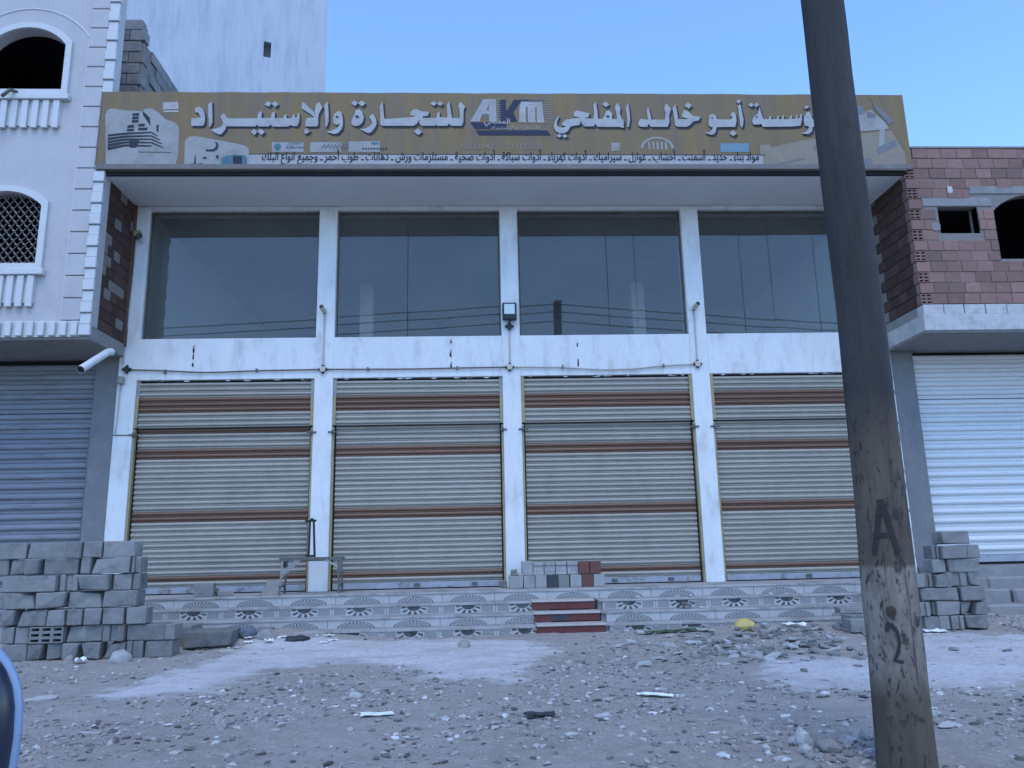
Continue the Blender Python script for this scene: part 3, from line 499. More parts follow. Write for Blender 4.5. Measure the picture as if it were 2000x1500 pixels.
# roller shutters
PITCH = .0735
def slat_mesh(wd, pitch, depth, m, name='slat'):
    s = MB(); pr = [(.012,0),(.004,.05),(.002,.12),(.004,.19),(.014,.26),(.014,.36),(-depth*.70,.45),(-depth,.60),(-depth*.95,.78),(-depth*.55,.93),(.012,1.0)]
    for i in range(len(pr)-1):
        (y0, t0), (y1, t1) = pr[i], pr[i+1]
        s.quad((-wd/2,y0,t0*pitch),(wd/2,y0,t0*pitch),(wd/2,y1,t1*pitch),(-wd/2,y1,t1*pitch))
    s.quad((-wd/2,.016,pitch),(wd/2,.016,pitch),(wd/2,.016,0),(-wd/2,.016,0))
    return s.mesh(name, m, smooth=False)
BROWN = [(3.0,3.2),(2.33,2.47),(1.45,1.60),(.60,.735)]
for bi, (a, c_) in enumerate(BAY):
    wd = c_-a-.10; xc = (a+c_)/2
    sh = part('roller_shutter', MB().box(a+.012, c_-.012, .112, .13, .46, 3.452), 'gap_shade', shop, origin=(xc, .12, .46))
    mB = slat_mesh(wd, PITCH, .016, 'slat_beige'); mN = slat_mesh(wd, PITCH, .016, 'slat_brown')
    z = .555; n = 0
    while z < 3.452-PITCH*.6:
        upper = z > 2.76
        brown = any(lo < z+PITCH/2 < hi for lo, hi in BROWN) or (bi == 0 and abs(z+PITCH/2-2.72) < PITCH*.5)
        o = place('slat', mN if brown else mB, (xc, (.045 if upper else .094)+random.uniform(-.0025,.0025), z), sh)
        if z+PITCH > 3.452: o.scale.z = (3.452-z)/PITCH
        o.rotation_euler.y = random.uniform(-.0016,.0016)
        z += PITCH; n += 1
    rr_ = random.Random(bi+50)
    for k in range(9):     # white paint slopped over the top slat
        x = xc-wd/2+rr_.uniform(.02,.98)*wd; l = rr_.uniform(.04,.14); hh_ = rr_.uniform(.008,.02)
        part('paint_splash', MB().prism([(x,3.4515),(x-l*.1,3.4515-hh_*.6),(x+l*.3,3.4515-hh_),(x+l*.8,3.4515-hh_*.7),(x+l,3.4515)], .024, .040), 'white_paint', sh)
    part('hood_shadow_line', MB().box(xc-wd/2, xc+wd/2, .036, .11, 2.752, 2.765), 'gap_shade', sh)  # shadow line below the forward upper slats, put in as a dark strip
    part('bottom_bar', MB().box(xc-wd/2, xc+wd/2, .075, .10, .470, .553), 'shutter_bar', sh, bevel=.004)
    for s_, ex in ((1, a), (-1, c_)):
        lo = min(ex, ex+s_*.048); hi = max(ex, ex+s_*.048)
        top = 3.452 if bi >= 2 else 3.20
        part('guide_rail', MB().box(lo+.001, hi-.001, .012, .043, 2.765, top), 'rail_ochre', sh, bevel=.003)
        if top < 3.4: part('bare_jamb', MB().box(min(ex, ex+s_*.05)+.001, max(ex, ex+s_*.05)-.001, .03, .06, 3.201, 3.4515), 'steel_pale', sh)
        lo = min(ex, ex+s_*.03); hi = max(ex, ex+s_*.03)
        part('guide_rail', MB().box(lo+.001, hi-.001, .02, .088, .461, 2.74), 'rail_ochre', sh, bevel=.003)
        x0 = ex-s_*.05; x1 = ex+s_*.085
        part('lock_bolt', MB().tube([(x0,-.012,2.665),(x1,-.012,2.665)], .012, 6).box(min(ex,ex+s_*.03), max(ex,ex+s_*.03), -.006, .019, 2.635, 2.70), 'steel', sh)
    part('padlock_hasp', MB().box(xc+.75, xc+.83, .060, .075, .49, .535), 'steel', sh); part('padlock_hasp', MB().box(xc-.05, xc+.03, .060, .075, .49, .535), 'steel', sh)
# rust streaks where brackets once stood
for x, zs in ((-4.12, (3.92,3.80,3.68)), (-.39, (3.99,3.80,3.63)), (1.485, (3.92,3.64))):
    for i, z in enumerate(zs):
        hgt = (.055,.035,.07)[(i+int(x*7)) % 3]; rr_ = random.Random(int(x*100)+i*7); n_ = 9
        pts_ = [(x+rr_.uniform(.009,.022)*math.cos(2*math.pi*k/n_)*(1.2 if math.sin(2*math.pi*k/n_) < 0 else .55), z+hgt*rr_.uniform(.75,1.1)*math.sin(2*math.pi*k/n_)) for k in range(n_)]
        part('rust_spot', MB().prism(pts_, -.002, .006), 'rust', shop)
rr_ = random.Random(77)
for k in range(16):     # broken plaster along the outer edge of the right pillar
    z = .7+k*.34+rr_.uniform(-.1,.1); wv = rr_.uniform(.012,.04); hv = rr_.uniform(.03,.12)
    part('broken_plaster', MB().prism([(6.2205,z-hv),(6.2205,z+hv*.9),(6.22-wv*.6,z+hv*.5),(6.22-wv,z-.01),(6.22-wv*.4,z-hv*.6)], -.0025, .05), 'concrete', shop)
part('cable_groove', MB().box(-5.165, -4.893, -.006, .02, 2.655, 2.672), 'steel', shop)

# ------------------------------------------------------------------ shop sign
YS = -1.06
sign = empty('shop_sign', (.5, -1.0, 6.19), 'long weathered ochre shop sign with white Arabic lettering over the windows', 'sign')
s = MB(); n = 46; rr = random.Random(3)
for i in range(n):
    xa = -5.21+11.50*i/n; xb = -5.21+11.50*(i+1)/n
    s.box(xa, xb, YS, -.951, 6.275, 7.383)
s = MB(); top = [(-5.21+11.5*i/n, 7.383+rr.uniform(-.006,.005)) for i in range(n+1)]
s.prism([(-5.21,6.275),(6.29,6.275)]+top[::-1], YS, -.951)
panel = part('panel', s, 'ochre', sign, fix=True)
part('trim_bar', MB().box(-5.215, 6.295, YS-.012, -.951, 6.195, 6.2745), 'sign_trim', sign, bevel=.006)
part('recess_shade', MB().box(-5.10, 6.22, -1.0, -.951, 6.142, 6.194), 'gap_shade', sign)  # shade of the recess below the sign, put in as a dark strip
part('end_cap', MB().box(-5.225, -5.2105, YS-.006, -.951, 6.275, 7.383), 'sign_trim', sign)
def flat(name, polys, m, dy, parent=None, step=.00012, shift=(0,0)):
    for i, p in enumerate(polys):
        s = MB().poly([(a/1000+shift[0], c/1000+shift[1]) for a, c in p], YS-dy-i*step); last = part(name, s, m, parent or sign)
    return last
flat('letter', LETTERS, 'print_white', .012)
i = 0
for p in LETTERS:
    sh_ = MB()
    for dx, dz in ((.009,-.010),(.018,-.020),(.027,-.030)):
        sh_.poly([(a/1000+dx, c/1000+dz) for a, c in p], YS-.0035-i*.00004); i += 1
    part('letter_shadow', sh_, 'print_navy', sign)
flat('letter_counter', COUNTERS, 'print_navy', .018)
flat('emblem', LOGO_WHITE, 'print_white', .004)
flat('emblem_letter', LOGO_NAVY, 'logo_blue', .006)
flat('emblem_slot', LOGO_HOLE, 'ochre', .0075)
lines = MB()
for k in range(9):
    z = 7.27-k*.036
    xa = .10 - (k*.022); 
    lines.box(xa-.02, .38, YS-.0062, YS-.0058, z, z+.006); lines.box(.78, 1.10, YS-.0062, YS-.0058, z, z+.006)
part('emblem_lines', lines, 'print_pale', sign)
pp = flat('picture_panel', PICS['panel1'], 'print_pale', .004); flat('picture_panel', PICS['panel2'], 'print_pale', .0045); flat('picture_panel', PICS['panel3'], 'print_faint', .0042)
flat('text_strip', PICS['strip'], 'strip_pale', .0055); flat('rule_line', PICS['line'], 'print_black', .007)
flat('building_drawing', PICS['dark'], 'print_navy', .0075)
flat('machine_picture', PICS['teal'], 'print_teal', .0065); flat('machine_picture', PICS['teald'], 'print_navy', .0085)
flat('brand_tag', PICS['tag'], 'print_pale', .004); flat('brand_tag', PICS['blue'], 'print_sky', .0045); flat('brand_mark', PICS['tagteal'], 'print_teal', .006)
flat('worn_picture', PICS['white3'], 'print_pale', .006); flat('worn_picture', PICS['dark3'], 'print_grey', .0075); flat('stamp', PICS['stamp'], 'print_white', .004)

# Arabic shaping with presentation forms (isolated, final, initial, medial)
FORMS = {}
for ch, base, n in (('ء',0xFE80,1),('آ',0xFE81,2),('أ',0xFE83,2),('ؤ',0xFE85,2),('إ',0xFE87,2),('ئ',0xFE89,4),('ا',0xFE8D,2),('ب',0xFE8F,4),('ة',0xFE93,2),('ت',0xFE95,4),('ث',0xFE99,4),('ج',0xFE9D,4),('ح',0xFEA1,4),('خ',0xFEA5,4),('د',0xFEA9,2),('ذ',0xFEAB,2),('ر',0xFEAD,2),('ز',0xFEAF,2),('س',0xFEB1,4),('ش',0xFEB5,4),('ص',0xFEB9,4),('ض',0xFEBD,4),('ط',0xFEC1,4),('ظ',0xFEC5,4),('ع',0xFEC9,4),('غ',0xFECD,4),('ف',0xFED1,4),('ق',0xFED5,4),('ك',0xFED9,4),('ل',0xFEDD,4),('م',0xFEE1,4),('ن',0xFEE5,4),('ه',0xFEE9,4),('و',0xFEED,2),('ى',0xFEEF,2),('ي',0xFEF1,4)):
    FORMS[ch] = (base, n)
LA = {'ا':0xFEFB, 'أ':0xFEF7, 'إ':0xFEF9}
def shape(t):
    out = []; i = 0; joined = False
    while i < len(t):
        ch = t[i]
        if ch not in FORMS: out.append(ch); joined = False; i += 1; continue
        if ch == 'ل' and i+1 < len(t) and t[i+1] in LA:
            out.append(chr(LA[t[i+1]] + (1 if joined else 0))); joined = False; i += 2; continue
        base, n = FORMS[ch]
        nxt = n == 4 and i+1 < len(t) and t[i+1] in FORMS and t[i+1] != 'ء'
        k = (3 if nxt else 1) if (joined and n > 1) else (2 if nxt else 0)
        out.append(chr(base+k)); joined = nxt; i += 1
    return ''.join(out[::-1])
_cv = bpy.data.curves.new('glyph', 'FONT'); _ob = bpy.data.objects.new('glyph', _cv); COL.objects.link(_ob)
_G = {}
def _measure(body):
    _cv.body = body; bpy.context.view_layer.update(); return _ob.dimensions.x
def glyph(ch, bold):
    if (ch, bold) not in _G:
        _cv.offset = 0; adv = _measure('H'+ch+'H')-_measure('HH')
        _cv.offset = bold; _cv.resolution_u = 3; _cv.body = ch; bpy.context.view_layer.update()
        m_ = _ob.to_mesh(); vs = [(v.co.x, v.co.y) for v in m_.vertices]; fs = [list(p.vertices) for p in m_.polygons]; _ob.to_mesh_clear()
        _G[(ch, bold)] = (adv, vs, fs)
    return _G[(ch, bold)]
def text(name, t, x0, x1, z, size, m, dy, bold=.012, arabic=True, parent=None):
    s = MB(); x = 0; k = 0
    for ch in (shape(t) if arabic else t):
        adv, vs, fs = glyph(ch, 0)
        for bi_, (bx_, bz_) in enumerate(((-bold,-bold*.6),(bold,bold*.6),(-bold,bold*.6),(bold,-bold*.6),(0,0))):
            n = len(s.v); s.v += [(x+a+bx_, YS-dy-.0001*(k % 3)-.0003*bi_, c+bz_) for a, c in vs]; s.f += [[n+j for j in f] for f in fs]
        x += adv; k += 1
    fx = (x1-x0)/x
    s.v = [(x0+a*fx, y, z+c*size) for a, y, c in s.v]
    return part(name, s, m, parent or sign)
text('list_text', 'مواد بناء ـ حديد ـ أسمنت ـ أخشاب ـ عوازل ـ سيراميك ـ أدوات كهرباء ـ أدوات سباكة ـ أدوات صحية ـ مستلزمات ورش ـ دهانات ـ طوب أحمر ـ وجميع انواع البلك', -2.96, 4.06, 6.332, .172, 'print_black', .0085, bold=.022)
text('phone_number', '735232477 - 771133535', -.22, .98, 6.505, .115, 'print_faint', .004, bold=.01, arabic=False)
text('emblem_text', 'المفلحي', .13, .51, 6.90, .105, 'print_white', .0075, bold=.012)
text('emblem_text', 'للتجارة والإستيراد', .22, .92, 6.815, .075, 'print_pale', .0075, bold=.008)
text('emblem_text', 'مؤسسة أبو خالد', .60, 1.02, 6.905, .085, 'print_faint', .004, bold=.01)
text('brand_text', 'الفنار', -2.62, -2.42, 6.575, .075, 'print_teal', .006, bold=.008)
text('brand_text', 'alfanar', -2.64, -2.38, 6.508, .075, 'print_teal', .006, bold=.006, arabic=False)
bpy.data.objects.remove(_ob); bpy.data.curves.remove(_cv)
sc_ = MB()
for k in range(7): sc_.bar((-2.14+.05*k, YS-.006-.0003*k, 6.50), (-2.09+.05*k, YS-.006-.0003*k, 6.59), .018, .0002)
sc_.box(-2.15, -1.78, YS-.0058, YS-.0055, 6.535, 6.548)
part('brand_mark', sc_, 'print_grey', sign)
ov = MB().poly([(-1.40+.06*math.cos(t*.5236), 6.59+.022*math.sin(t*.5236)) for t in range(12)], YS-.006); part('brand_mark', ov, 'print_teal', sign)
ov = MB()
for k in range(9): ov.box(-1.58+.04*k, -1.555+.04*k, YS-.0065, YS-.006, 6.495, 6.52)
part('brand_mark', ov, 'print_navy', sign)
ar = MB()
for k in range(14):
    a0, a1 = math.pi*k/14, math.pi*(k+1)/14
    ar.quad(*[(2.60+r_*math.cos(a_), YS-.004, 6.52+r_*.75*math.sin(a_)) for r_, a_ in ((.24,a1),(.24,a0),(.20,a0),(.20,a1))])
for k in range(5): ar.box(2.47+.06*k, 2.50+.06*k, YS-.0045, YS-.004, 6.50, 6.62)
part('brand_mark', ar, 'print_pale', sign)

# ------------------------------------------------------------------ left white house
def arch(cx, hw, z0, zs, zt, n=12, off=0):   # opening outline, counter-clockwise seen from the front
    rise = zt-zs; rad = (hw*hw+rise*rise)/(2*rise); cz = zt-rad; a = math.asin(min(1, hw/rad))
    rad += off; hw += off
    p = [(cx-hw, z0-off), (cx+hw, z0-off)]
    for i in range(n+1):
        t = a - 2*a*i/n; p.append((cx+rad*math.sin(t)*(hw/(rad*math.sin(a))), cz+rad*math.cos(t)))
    return p
wh = empty('white_house', (-7, 0, 0), 'white rendered house with arched windows and toothed corner quoins', 'building')
A1 = arch(-6.33, .53, 7.43, 8.14, 8.41); A2 = arch(-6.38, .49, 4.85, 5.68, 5.89)
EX = -5.10
wl = part('wall', MB().prism([(-9.5,3.99),(EX,3.99),(EX,9.9),(-9.5,9.9)], -1.0, -.84, [A1[::-1], A2[::-1]]), 'white_render', wh, fix=True)
for k, (cx, hw, z0, zs, zt) in enumerate(((-6.33,.53,7.43,8.14,8.41),(-6.38,.49,4.85,5.68,5.89))):
    inn = arch(cx, hw, z0, zs, zt); out = arch(cx, hw, z0, zs, zt, off=.085)
    part('window_surround', MB().prism(out, -1.045, -1.001, [inn[::-1]]), 'white_trim', wh, fix=True)
    part('sill', MB().box(cx-hw-.13, cx+hw+.13, -1.085, -1.002, z0-.17, z0-.088), 'white_trim', wh, bevel=.006)
    zt2 = z0-.175; zb = z0-.60
    part('sill_panel', MB().box(cx-hw-.02, cx+hw+.02, -1.02, -1.001, zb+.05, zt2), 'white_trim', wh)
    for j in range(8):
        x = cx-hw-.01 + j*(2*hw+.02)/7.6
        if x > cx+hw-.05: break
        part('dentil', MB().box(x, x+.085, -1.062, -1.021, zb+(.0 if k == 0 else -.01), zt2-.001), 'white_trim', wh, bevel=.006)
# raised arch line over the upper window
arcs = []
for i in range(25):
    t = math.pi*(.17+.66*i/24); arcs.append((-6.33+1.02*math.cos(t), -1.0, 7.66+1.08*math.sin(t)))
part('arch_moulding', MB().tube(arcs, .016, 6), 'white_trim', wh)
part('panel_moulding', MB().box(-5.505, -5.49, -1.014, -1.001, 4.07, 8.25), 'white_trim', wh)
z = 4.05; j = 0; qm = MB().box(0, .25, 0, .03, 0, .298).mesh('quoin', 'white_render', bevel=.006)
while z < 9.7:
    place('quoin', qm, (-5.49, -1.0311, z+.007), wh); z += .312
tm = [MB().box(0, .148, 0, .055, 0, .146).mesh('corner_tooth', 'white_trim', bevel=.006), MB().box(0, .138, 0, .032, 0, .146).mesh('corner_tooth', 'white_trim', bevel=.006)]
z = 3.84; j = 0
while z < 9.7:
    place('corner_tooth', tm[j % 2], (-5.238, -1.001-(.055 if j % 2 == 0 else .032), z+.005), wh); z += .156; j += 1
dm = MB().box(0, .085, 0, .05, 0, .20).mesh('dentil', 'white_trim', bevel=.01)
part('base_band', MB().box(-9.5, -5.24, -1.022, -1.001, 3.83, 4.045), 'white_trim', wh)
for j in range(30): place('dentil', dm, (-5.335-.141*j, -1.0725, 3.835), wh)
# security mesh in the lower window
gr = MB(); cx, hw = -6.38, .49
inside = arch(cx, hw-.01, 4.86, 5.68, 5.88)
def clipseg(p, d):
    ts = []
    for i in range(len(inside)):
        a, c_ = inside[i], inside[(i+1) % len(inside)]; ex, ez = c_[0]-a[0], c_[1]-a[1]; den = d[0]*ez-d[1]*ex
        if abs(den) < 1e-9: continue
        t = ((a[0]-p[0])*ez-(a[1]-p[1])*ex)/den; u = ((a[0]-p[0])*d[1]-(a[1]-p[1])*d[0])/den
        if 0 <= u <= 1: ts.append(t)
    return (min(ts), max(ts)) if len(ts) >= 2 else None
for sgn in (1, -1):
    d = (.62*sgn, .78)
    for k in range(-16, 17):
        p = (cx+k*.105, 5.35); r_ = clipseg(p, d)
        if r_: gr.bar((p[0]+d[0]*r_[0], -.93+.012*sgn, p[1]+d[1]*r_[0]), (p[0]+d[0]*r_[1], -.93+.012*sgn, p[1]+d[1]*r_[1]), .012, .012)
part('window_mesh', gr, 'steel', wh)
kn = MB()
for a in range(-7, 8):
    for c_ in range(-7, 8):
        px = cx+(a+c_)*.0525; pz = 5.35+(a-c_)*.066
        if abs(px-cx) < .46 and 4.88 < pz < 5.72: kn.box(px-.016, px+.016, -.955, -.945, pz-.006, pz+.006)
part('mesh_spots', kn, 'steel_pale', wh)  # pale spots laid over the crossings of the mesh
part('spout', MB().tube([(-6.40,-1.0,7.40),(-6.42,-1.16,7.34),(-6.46,-1.24,7.20)], .026, 8), 'steel', wh, smooth=True)
part('room', MB().box(-9.4, -5.31, 1.9, 2.0, 4.0, 6.6).box(-9.4, -5.79, 1.9, 2.0, 6.75, 9.3).box(-9.5, -9.4, -.83, 2.0, 4.0, 9.3).box(-9.4, -5.31, -.83, 2.0, 6.6, 6.75).box(-9.5, -5.76, -.83, 2.0, 9.3, 9.4).box(-5.79, -5.76, -.83, 2.0, 6.75, 9.3).box(-5.33,-5.31,.24,1.9,4.0,6.6), 'room_dark', wh)
part('slab', MB().box(-9.5, EX, -.995, .0, 3.80, 3.989), 'concrete', wh, bevel=.008)
part('rear_slab', MB().box(-9.5, -5.18, .001, 2.0, 3.801, 3.985), 'concrete', wh)
# side of the overhang in dark hollow brick, seen under the canopy and above it
part('side_core', MB().box(-5.30, -5.125, -.838, 0.24, 3.99, 6.59), 'mortar_dark', wh)
rb = random.Random(5); z = 3.995; j = 0
while z < 6.5:
    y = -.835; first = True
    while y < -.02:
        ln = rb.uniform(.18,.24) if not (first and j % 2) else .1
        y1 = min(y+ln, -.005)
        hol = rb.random() < .18
        part('brick', MB().box(-5.125, -5.104-rb.uniform(0,.006), y+.005, y1-.005, z+.005, z+.15), 'mortar' if hol else 'brick_dark', wh, origin=(-5.115, (y+y1)/2, z))
        y = y1; first = False
    z += .155; j += 1
part('corner_strip', MB().box(-5.20, -5.171, -.10, -.001, 3.99, 6.139).box(-5.17, -5.08, -.06, -.0015, 3.95, 6.139), 'brown_paint', wh)
# grey block parapet behind the sign
bl = random.Random(11)
part('pier_core', MB().box(-6.2, -5.37, .36, 4.5, 6.0, 9.18).box(-6.2, -5.45, .36, .62, 9.18, 9.60), 'mortar', wh)
z = 7.2; j = 0
while z < 9.55:
    x = -6.0 + (.19 if j % 2 else 0)
    while x < -5.36:
        x1 = min(x+.4, -5.345)
        if x1-x > .08 and not (9.3 < z and x1 > -5.36 and z > 9.4):
            part('block', MB().box(x+.006, x1-.006, .335+bl.uniform(-.008,.008), .5, z+.006, z+.194), 'block', wh, origin=(x, .4, z), bevel=.008)
        x = x1
    if z < 9.15:
        y = .51 + (.1 if j % 2 else .3)
        while y < 4.4:
            part('block', MB().box(-5.44, -5.34-bl.uniform(-.008,.006), y+.006, y+.394, z+.006, z+.194), 'block', wh, origin=(-5.36, y, z), bevel=.008); y += .4
    z += .2; j += 1
# ground floor of the white house
part('pilaster', MB().box(-5.50, -5.175, .03, .35, -.2, 3.80), 'render_grey', wh)
part('shop_wall', MB().box(-9.5, -5.501, .24, .4, -.2, 3.80), 'room_dark', wh)
ls = part('roller_shutter', MB().box(-9.3, -5.52, .20, .23, .1, 3.79), 'gap_shade', wh, origin=(-7.4, .2, .1))
sm = slat_mesh(3.76, .142, .034, 'slat_slate'); z = .18; j = 0
while z < 3.66:
    place('slat', sm, (-7.42, .18 if z < 3.0 else .14, z), ls); z += .142
part('guide_rail', MB().box(-5.55, -5.502, .10, .195, .1, 2.75), 'steel', ls)
part('base_wall', MB().box(-9.5, -5.19, -.6, .6, -.3, .1), 'concrete', wh)
pv = MB().tube([(-5.02,-.55,3.74),(-5.04,-.62,3.72),(-5.055,-1.25,3.33)], [.052,.05,.05], 12, caps=False)
dp = part('drain_pipe', pv, 'pvc', wh, smooth=True)
part('bore_shade', MB().tube([(-5.0551,-1.245,3.333),(-5.054,-1.1,3.42)], .043, 12), 'gap_shade', dp)  # near-black plug painting the shade inside the pipe mouth

# ------------------------------------------------------------------ right brick house
bh = empty('brick_house', (7.5, 0, 0), 'unplastered red brick house over a white roller shutter, at right edge', 'building')
BX = 6.195; CH = .158
SQ = (6.615, 7.20, 5.24, 5.645)
AR = arch(8.02, .585, 4.85, 5.58, 5.83)
part('wall_core', MB().prism([(BX+.157,4.18),(10.2,4.18),(10.2,6.55),(BX+.157,6.55)], -.991, -.86, [[(SQ[0],SQ[2]),(SQ[0],SQ[3]),(SQ[1],SQ[3]),(SQ[1],SQ[2])], AR[::-1]]), 'mortar', bh, fix=True)
part('corner_core', MB().box(BX+.012, BX+.156, -.888, -.859, 4.18, 6.55), 'mortar_dark', bh)
rb = random.Random(9)
hole_me = slot_face(.150, CH-.012, .12, 2, 3, .72, .52).mesh('brick', 'brick_red')
LINT = [(6.35, 10, 5.65, 5.795), (7.10, 10, 5.80, 5.94)]
part('lintel', MB().box(6.40, 7.42, -1.004, -.9911, 5.652, 5.79), 'concrete', bh, bevel=.006); part('lintel', MB().box(7.12, 8.9, -1.006, -.9912, 5.842, 5.96), 'concrete', bh, bevel=.006)
def blocked(x0, x1, z0, z1):
    if x1 > SQ[0]+.01 and x0 < SQ[1]-.01 and z1 > SQ[2]+.02 and z0 < SQ[3]-.01: return True
    if x1 > 7.435 and x0 < 8.6 and z1 > 4.87 and z0 < 5.80: return True
    for a, c_, zl, zh in ((6.40,7.42,5.652,5.79),(7.12,8.9,5.842,5.96)):
        if x1 > a+.01 and x0 < c_ and z1 > zl+.04 and z0 < zh-.04: return True
    return False
z = 4.185; j = 0
while z < 6.48:
    x = BX; k = 0
    while x < 9.6:
        ln = (.150 if j % 2 == 0 else .20) if k == 0 else .226+rb.uniform(-.012,.012)
        x1 = x+ln; zz = z+.006
        a, c_ = x, x1
        # trim bricks at openings
        if a < SQ[0] < c_ and z+CH > SQ[2]+.03 and z < SQ[3]-.01: c_ = SQ[0]
        if a < SQ[1] < c_ and z+CH > SQ[2]+.03 and z < SQ[3]-.01: a = SQ[1]
        if a < 7.435 < c_ and z+CH > 4.88 and z < 5.83: c_ = 7.435
        for la, lc, zl, zh in ((6.40,7.42,5.652,5.79),(7.12,8.9,5.842,5.96)):
            if a < la < c_ and z+CH > zl+.04 and z < zh-.04: c_ = la
        if c_-a > .05 and not blocked(a+.002, c_-.002, z+.01, z+CH-.01):
            if k == 0 and j % 2 == 0 and z < 6.2:
                place('brick', hole_me, ((a+c_)/2, -1.0, zz), bh)
            else:
                dy = rb.uniform(-.008,.004)
                me_ = MB().box(a+.003, c_-.003, -1.0+dy, -.9, zz, zz+CH-.012+rb.uniform(-.004,.001))
                part('brick', me_, 'brick_red', bh, origin=((a+c_)/2, -.95, zz), bevel=.003)
        x = x1; k += 1
    # side face
    y = -.895; k = 0
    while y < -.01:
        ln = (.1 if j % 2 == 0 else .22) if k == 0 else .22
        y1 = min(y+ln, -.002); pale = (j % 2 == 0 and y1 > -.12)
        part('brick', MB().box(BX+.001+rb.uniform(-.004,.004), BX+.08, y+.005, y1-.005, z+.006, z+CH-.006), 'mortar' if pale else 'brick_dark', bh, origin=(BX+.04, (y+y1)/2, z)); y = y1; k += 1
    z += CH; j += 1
part('side_core', MB().box(BX+.081, BX+.2, -.858, .0, 4.18, 6.55), 'mortar_dark', bh)
part('coping', MB().box(BX-.01, 10.2, -1.01, -.80, 6.556, 6.585), 'mortar', bh)
part('patch', MB().prism([(6.795,5.86),(6.86,5.85),(6.875,5.90),(6.865,5.955),(6.80,5.96)], -1.008, -1.0), 'concrete_pale', bh); part('patch', MB().prism([(6.49,5.29),(6.55,5.275),(6.61,5.29),(6.612,5.37),(6.58,5.41),(6.50,5.39)], -1.009, -1.0), 'concrete', bh)
x = BX-.004
while x < 9.8:
    ln = .30+rb.uniform(-.02,.02)
    part('base_block', MB().box(x+.006, x+ln-.006, -1.012+rb.uniform(-.004,.004), -.86, 4.035, 4.178), 'concrete_pale', bh, origin=(x, -.9, 4.03), bevel=.006); x += ln
part('base_block', MB().box(BX-.002, BX+.15, -.859, -.004, 4.035, 4.178), 'concrete', bh, bevel=.006)
part('slab', MB().box(BX-.02, 10.2, -1.03, .0, 3.80, 4.034), 'concrete_pale', bh, bevel=.008)
part('rear_slab', MB().box(BX+.03, 10.2, .001, 2.0, 3.776, 4.03), 'concrete', bh)
part('soffit_face', MB().box(BX, 10.2, -1.0, .0, 3.775, 3.7995), 'concrete', bh)
part('room', MB().box(6.4, 10.2, 1.9, 2.0, 4.1, 6.5).box(10.1, 10.2, -.85, 1.9, 4.1, 6.5).box(6.4, 10.2, -.85, 2.0, 6.501, 6.54).box(6.41, 10.1, -.85, 1.9, 4.04, 4.1).box(6.396, 6.41, .0, 1.9, 4.1, 6.5), 'room_dark', bh)
part('window_reveal', MB().box(7.20, 7.25, -.98, -.80, 5.2, 5.7), 'concrete', bh)
part('pilaster', MB().box(6.235, 6.58, .04, .35, -.2, 3.775), 'render_grey', bh)
part('shop_wall', MB().box(6.581, 10.2, .26, .4, -.2, 3.775), 'room_dark', bh)
rsx = part('roller_shutter', MB().box(6.60, 10.0, .22, .25, .62, 3.77), 'gap_shade', bh, origin=(8.3, .2, .62))
sm = slat_mesh(3.36, .136, .036, 'slat_white'); z = .74
while z < 3.70:
    place('slat', sm, (8.29, .19 if z < 2.98 else .15, z), rsx); z += .136
part('bottom_bar', MB().box(6.61, 9.97, .16, .20, .64, .738), 'shutter_bar', rsx)
part('threshold', MB().box(6.24, 10.2, -.45, .5, -.3, .60), 'concrete', bh)
for k, (y0, z1) in enumerate(((-.75,.47),(-1.05,.33),(-1.35,.19))):
    xx = 6.26; 
    while xx < 9.5:
        ln = rb.uniform(.45,.8); hh = rb.uniform(-.02,.015)
        part('step_stone', MB().box(xx+.008, xx+ln-.008, y0+rb.uniform(-.04,.04), y0+.34, -.1, z1+hh), 'concrete', bh, origin=(xx, y0, 0), bevel=.025); xx += ln
# tall pale tower block behind, turned a little away from the street
tb = empty('tall_building', (-4.24, 8.9, 0), 'tall blank pale rendered building rising behind the sign at left', 'building')
part('wall', MB().prism([(-17,0),(-4.24,0),(-4.24,26),(-17,26)], 8.9, 20, [[(-5.96,14.5),(-5.96,14.98),(-5.76,14.98),(-5.76,14.5)]]), 'far_render', tb, fix=True)
part('window', MB().box(-5.98, -5.74, 9.05, 9.1, 14.45, 15.03), 'room_dark', tb)
tb.rotation_euler.z = R(19)
# ------------------------------------------------------------------ concrete blocks
rb = random.Random(21)
COURSE = ['bottom', 'second', 'third', 'fourth', 'fifth', 'sixth', 'top']
for side, rows, rh, gname in (('left', PILE_L, .166, 'blocks in the left pile'), ('right', PILE_R, .154, 'blocks in the right pile')):
    for k, (yy, z, row) in enumerate(rows):
        for i, (x0, x1) in enumerate(row):
            wd = x1-x0; h = rh-.004
            if side == 'left' and k == 1 and i == 2:
                me_ = slot_face(wd-.01, h-.004, .19, 3, 3, .72, .5).mesh('concrete_block', 'block')
                o = place('concrete_block', me_, ((x0+x1)/2, yy-.01, z), None)
                tag(o, 'grey block with three rows of dark slots, low in the left pile', 'block', gname); continue
            d = rb.choice((.19,.2,.21)); s = rough_block(wd-rb.uniform(.004,.013), d, h+rb.uniform(-.004,.004), rb, jit=.006)
            if wd < .25 and rb.random() < .22:    # end of a hollow block, with its mortar groove
                s = MB().box(-wd/2+.004, -wd*.17, -d/2, d/2, 0, h).box(wd*.17, wd/2-.004, -d/2, d/2, 0, h).box(-wd*.17, wd*.17, -d/2+.022, d/2, .001, h-.001)
            me_ = s.mesh('concrete_block', 'block', bevel=rb.uniform(.005,.011))
            o = place('concrete_block', me_, ((x0+x1)/2, yy+d/2+rb.uniform(-.035,.035), z), None, (rb.uniform(-.02,.02), rb.uniform(-.012,.012), rb.uniform(-.06,.06)))
            tag(o, f'{ORD[i]} grey concrete block from the left in the {COURSE[k]} course of the {side} pile', 'block', gname)
